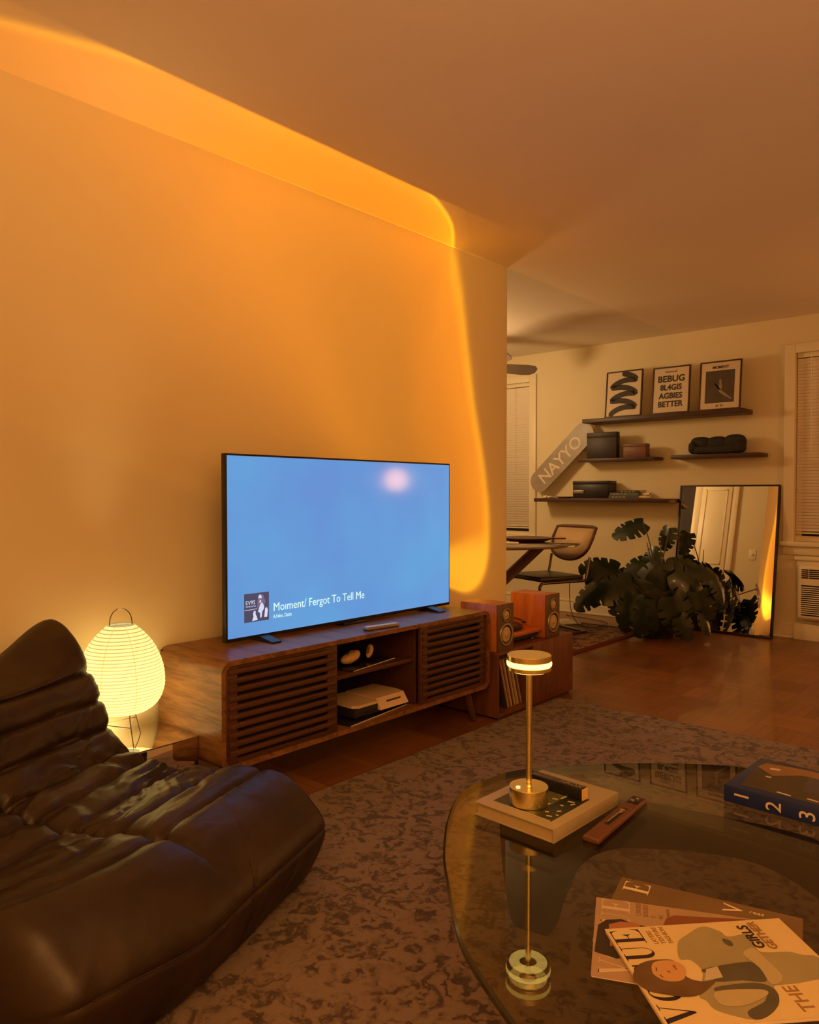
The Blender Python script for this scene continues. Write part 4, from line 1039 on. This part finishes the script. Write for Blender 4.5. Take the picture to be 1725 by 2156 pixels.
Pb = smoothpts([(-.031, .0, 0), (-.058, .10, 0), (-.070, .20, 0), (-.066, .275, 0), (0, .308, 0), (.09, .330, 0), (.20, .358, 0), (.30, .371, 0), (.44, .371, 0), (.55, .371, 0), (.66, .355, 0), (.80, .28, 0), (.93, .14, 0), (1.0, .0, 0), (.90, .0, 0), (.80, .13, 0), (.66, .246, 0), (.576, .290, 0), (.505, .303, 0), (.41, .298, 0), (.312, .282, 0), (.224, .261, 0), (.160, .222, 0), (.119, .165, 0), (.085, .08, 0), (.055, .0, 0)], 4)
M().prism([(p.x, min(.371, max(0, p.y))) for p in Pb], Vector((1.57, 1.60, 0)) - Vector((2.0, 1.4, 0)) - n_ * .002, u, (0, 0, 1), n_, .045).build('base_arch', BASEW, t)
u2 = Vector((.25, -1, 0)).normalized(); n2 = Vector((1, .25, 0)).normalized()
M().prism([(p.x * .9, min(.371, max(0, p.y))) for p in Pb], Vector((2.32, 1.99, 0)) - Vector((2.0, 1.4, 0)), u2, (0, 0, 1), n2, .045).build('base_arch', BASEW, t)
GT = .4003
# cream book
def rotthing(name, cx, cy, z, deg, label, cat, group=None): return thing(name, (cx, cy, z), label, cat, radians(deg), group)
t = rotthing('art_book', 1.713, 1.462, GT, -2, 'square cream hardcover book with a dark photograph cover beneath the brass lamp', 'book')
BC = mat('book_cloth', (.34, .28, .17), .6, var=.06)
M().box(-.103, .103, -.133, .133, 0, .003, .001).box(-.103, .103, -.133, .133, .0265, .0295, .001).box(.100, .103, -.133, .133, .002, .028, .001).build('cover', BC, t)
M().box(-.098, .0995, -.128, .128, .0031, .0264).build('pages', mat('book_pages', (.38, .30, .15), .7, var=.1, scale=200), t)
BP = [mat('photo_green_black', (.020, .028, .014), .35, var=.8, scale=60), mat('photo_olive', (.10, .11, .045), .4, var=.5, scale=90), mat('photo_cream', (.62, .55, .33), .5)]
m = M(); o3 = (0, 0, .0296); U, V, Nn = (1, 0, 0), (0, 1, 0), (0, 0, 1)
m.prism([(-.075, -.105), (.078, -.105), (.078, .05), (-.075, .05)], o3, U, V, Nn, .0002)
m.mi = 1; o4 = (0, 0, .0299)
m.prism([(-.02, -.10), (.03, -.05), (.032, .04), (-.05, .04)], o4, U, V, Nn, .0001)
m.mi = 2
for x, y, l, a in ((.01, -.06, .07, 1.1), (.06, -.085, .012, .3), (.062, -.05, .010, .9), (.05, -.02, .008, 0), (.065, -.0, .012, 1.2), (.045, -.07, .008, .5), (.07, -.07, .006, 0), (.02, .0, .012, .4), (.03, .02, .02, 1.5), (-.03, .01, .02, .2), (.055, .01, .016, .2)):
    m.obox((x, y, .0301), (cos(a), sin(a), 0), (-sin(a), cos(a), 0), (0, 0, 1), l / 2, .0022, .0001)
m.obox((0, -.104, .0301), (1, 0, 0), (0, 1, 0), (0, 0, 1), .075, .001, .0001)
m.build('cover_photograph', BP, t)
# brass table lamp
def brass(name, rad):
    m, N, L, b = newmat(name); setp(b, rough=.27, metal=1.); b.inputs['Base Color'].default_value = (.72, .47, .17, 1)
    tc = N.new('ShaderNodeTexCoord'); w_ = N.new('ShaderNodeTexWave'); w_.wave_type = 'RINGS' if rad else 'BANDS'; w_.rings_direction = 'Z'; w_.bands_direction = 'Z'
    w_.inputs['Scale'].default_value = 260; w_.inputs['Distortion'].default_value = 3; L.new(tc.outputs['Object'], w_.inputs[0])
    mx = N.new('ShaderNodeMixRGB'); L.new(w_.outputs['Fac'], mx.inputs[0]); mx.inputs[1].default_value = (.80, .66, .26, 1); mx.inputs[2].default_value = (.94, .80, .37, 1); L.new(mx.outputs[0], b.inputs['Base Color'])
    
    return m
BR, BRT = brass('brushed_brass', False), brass('brushed_brass_top', True)
LR = emis('lamp_diffuser', (1.0, .66, .14), 4.5)
t = thing('brass_table_lamp', (1.700, 1.405, GT + .0300), 'slim brass table lamp with a lit disc head standing on the cream book', 'table lamp')
M().lathe([(0, 0), (.0415, 0), (.0425, .001), (.0425, .0372), (.0417, .038), (.0, .0382)], seg=64).build('base', [BR], t)
M().lathe([(.0, .046), (.0072, .046), (.0078, .041), (.010, .038)], seg=32, caps=False).build('stem_collar', BR, t)
M().tube([(0, 0, .04), (0, 0, .295)], .0066, 24).build('stem', BR, t)
o = M().lathe([(0, .3146), (.047, .3146), (.048, .3156), (.048, .327), (.0465, .3285), (0, .3285)], seg=64).build('head_cap', BRT, t)
o = M().lathe([(0, .2945), (.0465, .2945), (.048, .296), (.048, .3035), (.047, .3044), (0, .3044)], seg=64).build('head_base', BR, t)
M().lathe([(.020, .2925), (.041, .2925), (.042, .2944), (.019, .2944), (.020, .2925)], seg=64, caps=False).build('under_light', LR, t)
o = M().lathe([(.0, .3045), (.0478, .3045), (.0492, .3065), (.0495, .3095), (.0492, .3125), (.0478, .3145), (0, .3145)], seg=64).build('light_ring', LR, t)
M().lathe([(0, .038), (.005, .038), (.005, .040), (0, .0405)], (-.012, -.024, 0), 16).build('touch_button', emis('button_glow', (1.0, .8, .45), 1.0), t)
# dark box with gilt end
t = rotthing('match_box', 1.716, 1.503, GT + .0302, -3, 'long narrow black box with gilt end beside the brass lamp base', 'box')
M().box(-.070, .0685, -.0115, .0115, 0, .026, .001).build('body', BLACK, t)
M().box(.0685, .071, -.0105, .0105, .001, .025).build('gilt_end', mat('gilt_end', (.72, .50, .20), .4), t)
GOLD = mat('gold_lettering', (.42, .33, .16), .4, .6)
text('gold_lettering', 'NROX', .020, (.005, -.0065, .0261), (1, 0, 0), (0, 1, 0), GOLD, t, .0001)
# wooden pen tray
t = rotthing('wooden_holder', 1.857, 1.510, GT, 3.4, 'narrow brown wooden holder with a silver piece and dark end, beside the cream book', 'desk tray')
HW = wood('holder_wood', (.09, .032, .013), (.14, .052, .020), 'Y', 8, .45, 6)
M().box(-.018, .018, -.132, .132, 0, .012, .004, 3).build('body', HW, t)
M().box(-.0125, .0125, .085, .122, .0121, .0135, .001).build('dark_inlay', BLACK, t)
m = M(); m.lathe([(0, 0), (.0045, 0), (.0045, .0015), (0, .003)], (-.003, .096, .0136), 12).lathe([(0, 0), (.004, 0), (.004, .0015), (0, .003)], (.004, .110, .0136), 12); m.build('inlay_studs', CHROME, t)
M().box(-.005, .005, -.055, .05, .0121, .0126).build('groove', BLACKM, t)
m = M(); m.tube([(-.001, -.05, .0145), (.0, .012, .0145)], .0024, 8); m.lathe([(0, 0), (.0055, 0), (.0055, .003), (0, .005)], (.001, .030, .0127), 16); m.tube([(0, .012, .015), (.003, .018, .016), (.001, .03, .015)], .003, 8); m.build('silver_piece', CHROME, t)
# blue boxed book
t = rotthing('blue_book', 2.160, 1.893, GT, -2.0, 'thick blue book with large pale numerals 1 2 3 on its spine', 'book')
BL = mat('deep_blue_cover', (.010, .022, .12), .35, var=.1)
M().box(-.165, .165, -.122, .122, 0, .0385, .002).build('cover', BL, t)
m = M(); o3 = (0, 0, .0386)
m.prism([(-.148, .098), (.15, .105), (.15, -.10), (-.135, -.098)], o3, U, V, Nn, .0002)
m.mi = 1; m.prism([(-.14, .09), (-.05, .105), (.15, .105), (.15, .06), (-.05, .06), (-.10, .01), (-.148, .05)], (0, 0, .0388), U, V, Nn, .0001)
m.mi = 2; m.prism([(-.035, .06), (.15, .065), (.15, -.03), (-.02, -.045)], (0, 0, .0389), U, V, Nn, .0001)
m.mi = 3
for x, y, l, w_, a in ((-.105, -.005, .012, .004, .2), (-.045, -.088, .030, .003, -.1), (.012, -.082, .022, .003, -.1), (.06, -.03, .014, .002, .4), (-.11, .058, .022, .006, .3)):
    m.obox((x, y, .0391), (cos(a), sin(a), 0), (-sin(a), cos(a), 0), (0, 0, 1), l / 2, w_, .0001)
m.mi = 4; m.prism([(.02, -.09), (.15, -.09), (.15, -.03), (.08, -.04), (.04, -.065)], (0, 0, .0390), U, V, Nn, .0001)
m.build('cover_picture', [mat('pic_dark', (.045, .035, .025), .3, var=.5, scale=25), mat('pic_tan', (.24, .13, .06), .3, var=.2, scale=15), mat('pic_violet', (.055, .05, .09), .3, var=.2), mat('pic_white', (.62, .55, .45), .4), mat('pic_orange', (.30, .07, .02), .3, var=.5, scale=20)], t)
NUM = mat('spine_numerals', (.60, .52, .38), .5)
for i, s in enumerate('123'):
    text('spine_numeral', s, .047, (-.165 + .060 + i * .069 - .004, -.1222, .0055 if s != '1' else .010), (0, 0, 1), (-1, 0, 0), NUM, t, .0002)
# ------------------------------------------------------------------ magazines
def didone(m, ch, x, y, w_, h, z):
    o = (x, y, z)
    def pr(pts): m.prism([(a * w_, b * h) for a, b in pts], o, (1, 0, 0), (0, 1, 0), (0, 0, 1), .00012)
    def ring(a0, a1, cx, rx, thick, thin):
        n = 28; 
        for i in range(n):
            q0, q1 = a0 + (a1 - a0) * i / n, a0 + (a1 - a0) * (i + 1) / n
            def io(q): return (cx + rx * cos(q), .5 + .5 * sin(q)), (cx + (rx - thick) * cos(q), .5 + (.5 - thin) * sin(q))
            A, B = io(q0); C_, D = io(q1); pr([A, B, D, C_])
    if ch == 'E':
        pr([(.14, 0), (.36, 0), (.36, 1), (.14, 1)]); pr([(0, 0), (.14, 0), (.14, .03), (0, .03)]); pr([(0, .97), (.14, .97), (.14, 1), (0, 1)])
        pr([(.36, 0), (.98, 0), (1, .30), (.94, .12), (.80, .035), (.36, .03)]); pr([(.36, .97), (.78, .965), (.90, .88), (.95, .72), (.93, 1), (.36, 1)])
        pr([(.36, .485), (.55, .485), (.66, .36), (.66, .66), (.55, .515), (.36, .515)])
    if ch == 'U':
        pr([(.12, .35), (.34, .35), (.34, 1), (.12, 1)]); pr([(0, .97), (.46, .97), (.46, 1), (0, 1)]); pr([(.80, .35), (.84, .35), (.84, 1), (.80, 1)]); pr([(.66, .97), (1, .97), (1, 1), (.66, 1)])
        n = 16
        for i in range(n):
            q0, q1 = pi + pi * i / n, pi + pi * (i + 1) / n
            f_ = lambda q: ((.48 + .36 * cos(q), .35 + .36 * sin(q)), (.57 + .23 * cos(q), .35 + .31 * sin(q)))
            A, B = f_(q0); C_, D = f_(q1); pr([A, B, D, C_])
    if ch == 'G':
        ring(.35 * pi * .6, 1.75 * pi, .5, .5, .2, .035); pr([(.74, 0.05), (.92, .05), (.92, .40), (.74, .40)]); pr([(.58, .40), (1.04, .40), (1.04, .43), (.58, .43)]); pr([(.80, .97), (.86, .62), (.90, .97)])
    if ch == 'O': ring(0, 2 * pi, .5, .5, .2, .035)
    if ch == 'V':
        pr([(.02, 1), (.26, 1), (.60, .12), (.54, 0), (.47, 0)]); pr([(.54, 0), (.58, .07), (.90, 1), (.86, 1), (.52, .05)]); pr([(-.08, .97), (.40, .97), (.40, 1), (-.08, 1)]); pr([(.72, .97), (1.04, .97), (1.04, 1), (.72, 1)])
def magazine(A, e1, e2, z, th, W_, H_, label, base):
    e1, e2 = Vector(e1).normalized(), Vector(e2).normalized()
    O = Vector(A) + e2 * W_ + e1 * H_
    t = thing('fashion_magazine', (O.x, O.y, z), label, 'magazine', math.atan2(-e2.y, -e2.x), 'fashion magazines fanned on the glass table')
    M().box(0, W_, 0, H_, 0, th - .0004, .0008).build('pages', CREAM, t)
    M().box(-.0008, W_ + .0008, -.0008, H_ + .0008, th - .0004, th).build('cover', base, t)
    return t
mz = lambda n, c, v=.1, s=25, r=.35: mat(n, c, r, var=v, scale=s)
# lowest
t = magazine((1.977, 1.29), (.97, .243), (.243, -.97), GT, .0025, .222, .295, 'lowest of the three fanned magazines, dark brown cover with one pale letter E', mz('mag_brown', (.16, .10, .04), .4, 6))
m = M(); didone(m, 'E', .178, .242, .036, .044, .0026); o = m.build('masthead', mz('mag_white', (.72, .62, .42)), t)
text('small_lettering', 'V', .045, (.188, .090, .0026), (1, 0, 0), (0, 1, 0), o.data.materials[0], t, .0001)
text('small_lettering', 'reas', .014, (.200, .080, .0026), (0, -1, 0), (1, 0, 0), o.data.materials[0], t, .0001)
# middle
t = magazine((1.978, 1.19), (.90, .434), (.434, -.90), GT + .0026, .0030, .222, .295, 'middle magazine of the three, peach cover with a pale masthead and brown garment', mz('mag_peach', (.36, .25, .15)))
PW = mz('mag_pale', (.55, .44, .30))
m = M()
for ch, x in (('E', .184), ('U', .142), ('G', .098), ('O', .050), ('V', .008)): didone(m, ch, x, .240, .038, .046, .0031)
m.build('masthead', PW, t)
m = M(); m.prism([(.06, .293), (.135, .290), (.154, .278), (.163, .254), (.153, .228), (.150, .19), (.120, .20), (.07, .22), (.05, .26)], (0, 0, .0033), U, V, Nn, .0001)
m.mi = 1; m.prism([(.08, .27), (.141, .273), (.154, .256), (.158, .23), (.146, .222), (.10, .23)], (0, 0, .0035), U, V, Nn, .0001)
m.mi = 2; m.prism([(.05, .20), (.162, .188), (.184, .182), (.198, .169), (.203, .138), (.211, .095), (.222, .031), (.222, 0), (.03, 0), (.03, .16)], (0, 0, .0037), U, V, Nn, .0001)
m.build('cover_picture', [mz('mag_hair', (.03, .018, .012), .3), mz('mag_skin', (.36, .15, .07), .1), mz('mag_rust', (.20, .070, .025), .25)], t)
TXT = mz('mag_text', (.26, .15, .07))
for i, s in enumerate(('CHOSES', 'SOLEILS', 'C', 'bal', 'moments')): text('cover_lines', s, .011 if i < 2 else .009, (.181, .222 - i * .0115, .0034), (1, 0, 0), (0, 1, 0), TXT, t, .0001, bold=.0003)
# top
t = magazine((2.04, 1.10), (.673, .74), (.74, -.673), GT + .0057, .0065, .225, .295, 'topmost magazine of the three, cream cover with black masthead and a reclining coat wearer', mz('mag_cream', (.62, .50, .26), .04))
IN2 = mz('mag_black', (.020, .014, .022))
m = M()
for ch, x in (('E', .183), ('U', .141), ('G', .098), ('O', .050), ('V', .006)): didone(m, ch, x, .243, .037, .048, .0066)
m.build('masthead', IN2, t)
m = M()
def pg(mi, pts, z): m.mi = mi; m.prism(pts, (0, 0, z), U, V, Nn, .0001)
COAT = [(0.179, 0.195), (0.198, 0.17), (0.216, 0.136), (0.2, 0.115), (0.185, 0.11), (0.188, 0.076), (0.163, 0.079), (0.142, 0.08), (0.138, 0.039), (0.129, 0.023), (0.12, 0.002), (0.07, 0.002), (0.072, 0.032), (0.067, 0.072), (0.066, 0.098), (0.062, 0.109), (0.032, 0.12), (0.01, 0.146), (0.002, 0.171), (0.013, 0.197), (0.028, 0.216), (0.045, 0.218), (0.053, 0.224), (0.073, 0.212), (0.108, 0.192), (0.134, 0.197), (0.139, 0.212)]
sp = lambda P, n=4: [(p.x, p.y) for p in smoothpts([(a, b, 0) for a, b in P], n)]
pg(0, sp(COAT), .0067)
pg(1, sp([(0.111, 0.19), (0.121, 0.115), (0.105, 0.103), (0.075, 0.113), (0.081, 0.146), (0.082, 0.183), (0.097, 0.183)]), .0069)
pg(1, sp([(0.071, 0.189), (0.074, 0.132), (0.059, 0.111), (0.032, 0.12), (0.01, 0.146), (0.002, 0.171), (0.018, 0.174), (0.036, 0.138), (0.057, 0.132), (0.06, 0.19)]), .0071)
pg(2, sp([(0.139, 0.111), (0.152, 0.088), (0.126, 0.084), (0.081, 0.084), (0.068, 0.109), (0.105, 0.105)]), .0073)
pg(2, sp([(0.062, 0.193), (0.059, 0.131), (0.047, 0.128), (0.031, 0.167), (0.031, 0.196), (0.043, 0.205)]), .0073)
pg(5, [(.085, .20), (.09, .17), (.115, .165), (.11, .185)], .0073)
pg(1, sp([(.180, .122), (.172, .112), (.160, .116), (.166, .124)]), .0074)
pg(3, sp([(0.115, 0.293), (0.13, 0.28), (0.138, 0.26), (0.139, 0.242), (0.136, 0.225), (0.124, 0.22), (0.095, 0.221), (0.084, 0.204), (0.085, 0.183), (0.072, 0.198), (0.057, 0.222), (0.055, 0.245), (0.063, 0.269), (0.072, 0.288), (0.088, 0.298), (0.103, 0.299)]), .0075)
pg(4, sp([(0.130, 0.258), (0.136, 0.243), (0.134, 0.225), (0.121, 0.214), (0.103, 0.219), (0.090, 0.231), (0.088, 0.247), (0.094, 0.260), (0.11, 0.267)]), .0077)
pg(6, [(0.123, 0.231), (0.123, 0.2265), (0.113, 0.228), (0.112, 0.2305)], .0079)
pg(3, [(.121, .2575), (.120, .2555), (.112, .259), (.113, .2605)], .0079); pg(3, [(.1045, .259), (.104, .257), (.0975, .2555), (.098, .258)], .0079)
pg(3, [(.122, .265), (.121, .2635), (.110, .267), (.111, .268)], .0079); pg(6, [(.111, .245), (.108, .2445), (.107, .240), (.112, .240)], .0079)
m.build('cover_picture', [mz('coat_sage', (.30, .27, .15), .25, 10), mz('coat_dark', (.085, .08, .055), .4, 20), mz('coat_light', (.42, .36, .20), .15, 12), mz('hair_brown', (.12, .07, .028), .45, 30), mz('face_skin', (.50, .29, .13), .08), mz('scarf', (.46, .42, .30), .1), mz('lips', (.34, .08, .04), .1)], t)
BT = mz('mag_bronze', (.30, .17, .05))
for i, s in enumerate(('LAYERS', 'TEXTURE', 'FASHION')): text('cover_lines', s, .0105, (.178, .226 - i * .012, .0067), (1, 0, 0), (0, 1, 0), BT, t, .0001, bold=.0003)
text('cover_lines', 'GIRLS', .024, (.150, .066, .0077), (1, 0, 0), (0, 1, 0), IN2, t, .0001, bold=.0005)
text('cover_lines', 'GETHER', .020, (.146, .048, .0077), (1, 0, 0), (0, 1, 0), BT, t, .0001, bold=.0004)
text('cover_lines', 'THE', .029, (.010, .078, .0067), (1, 0, 0), (0, 1, 0), BT, t, .0001, bold=.0005)
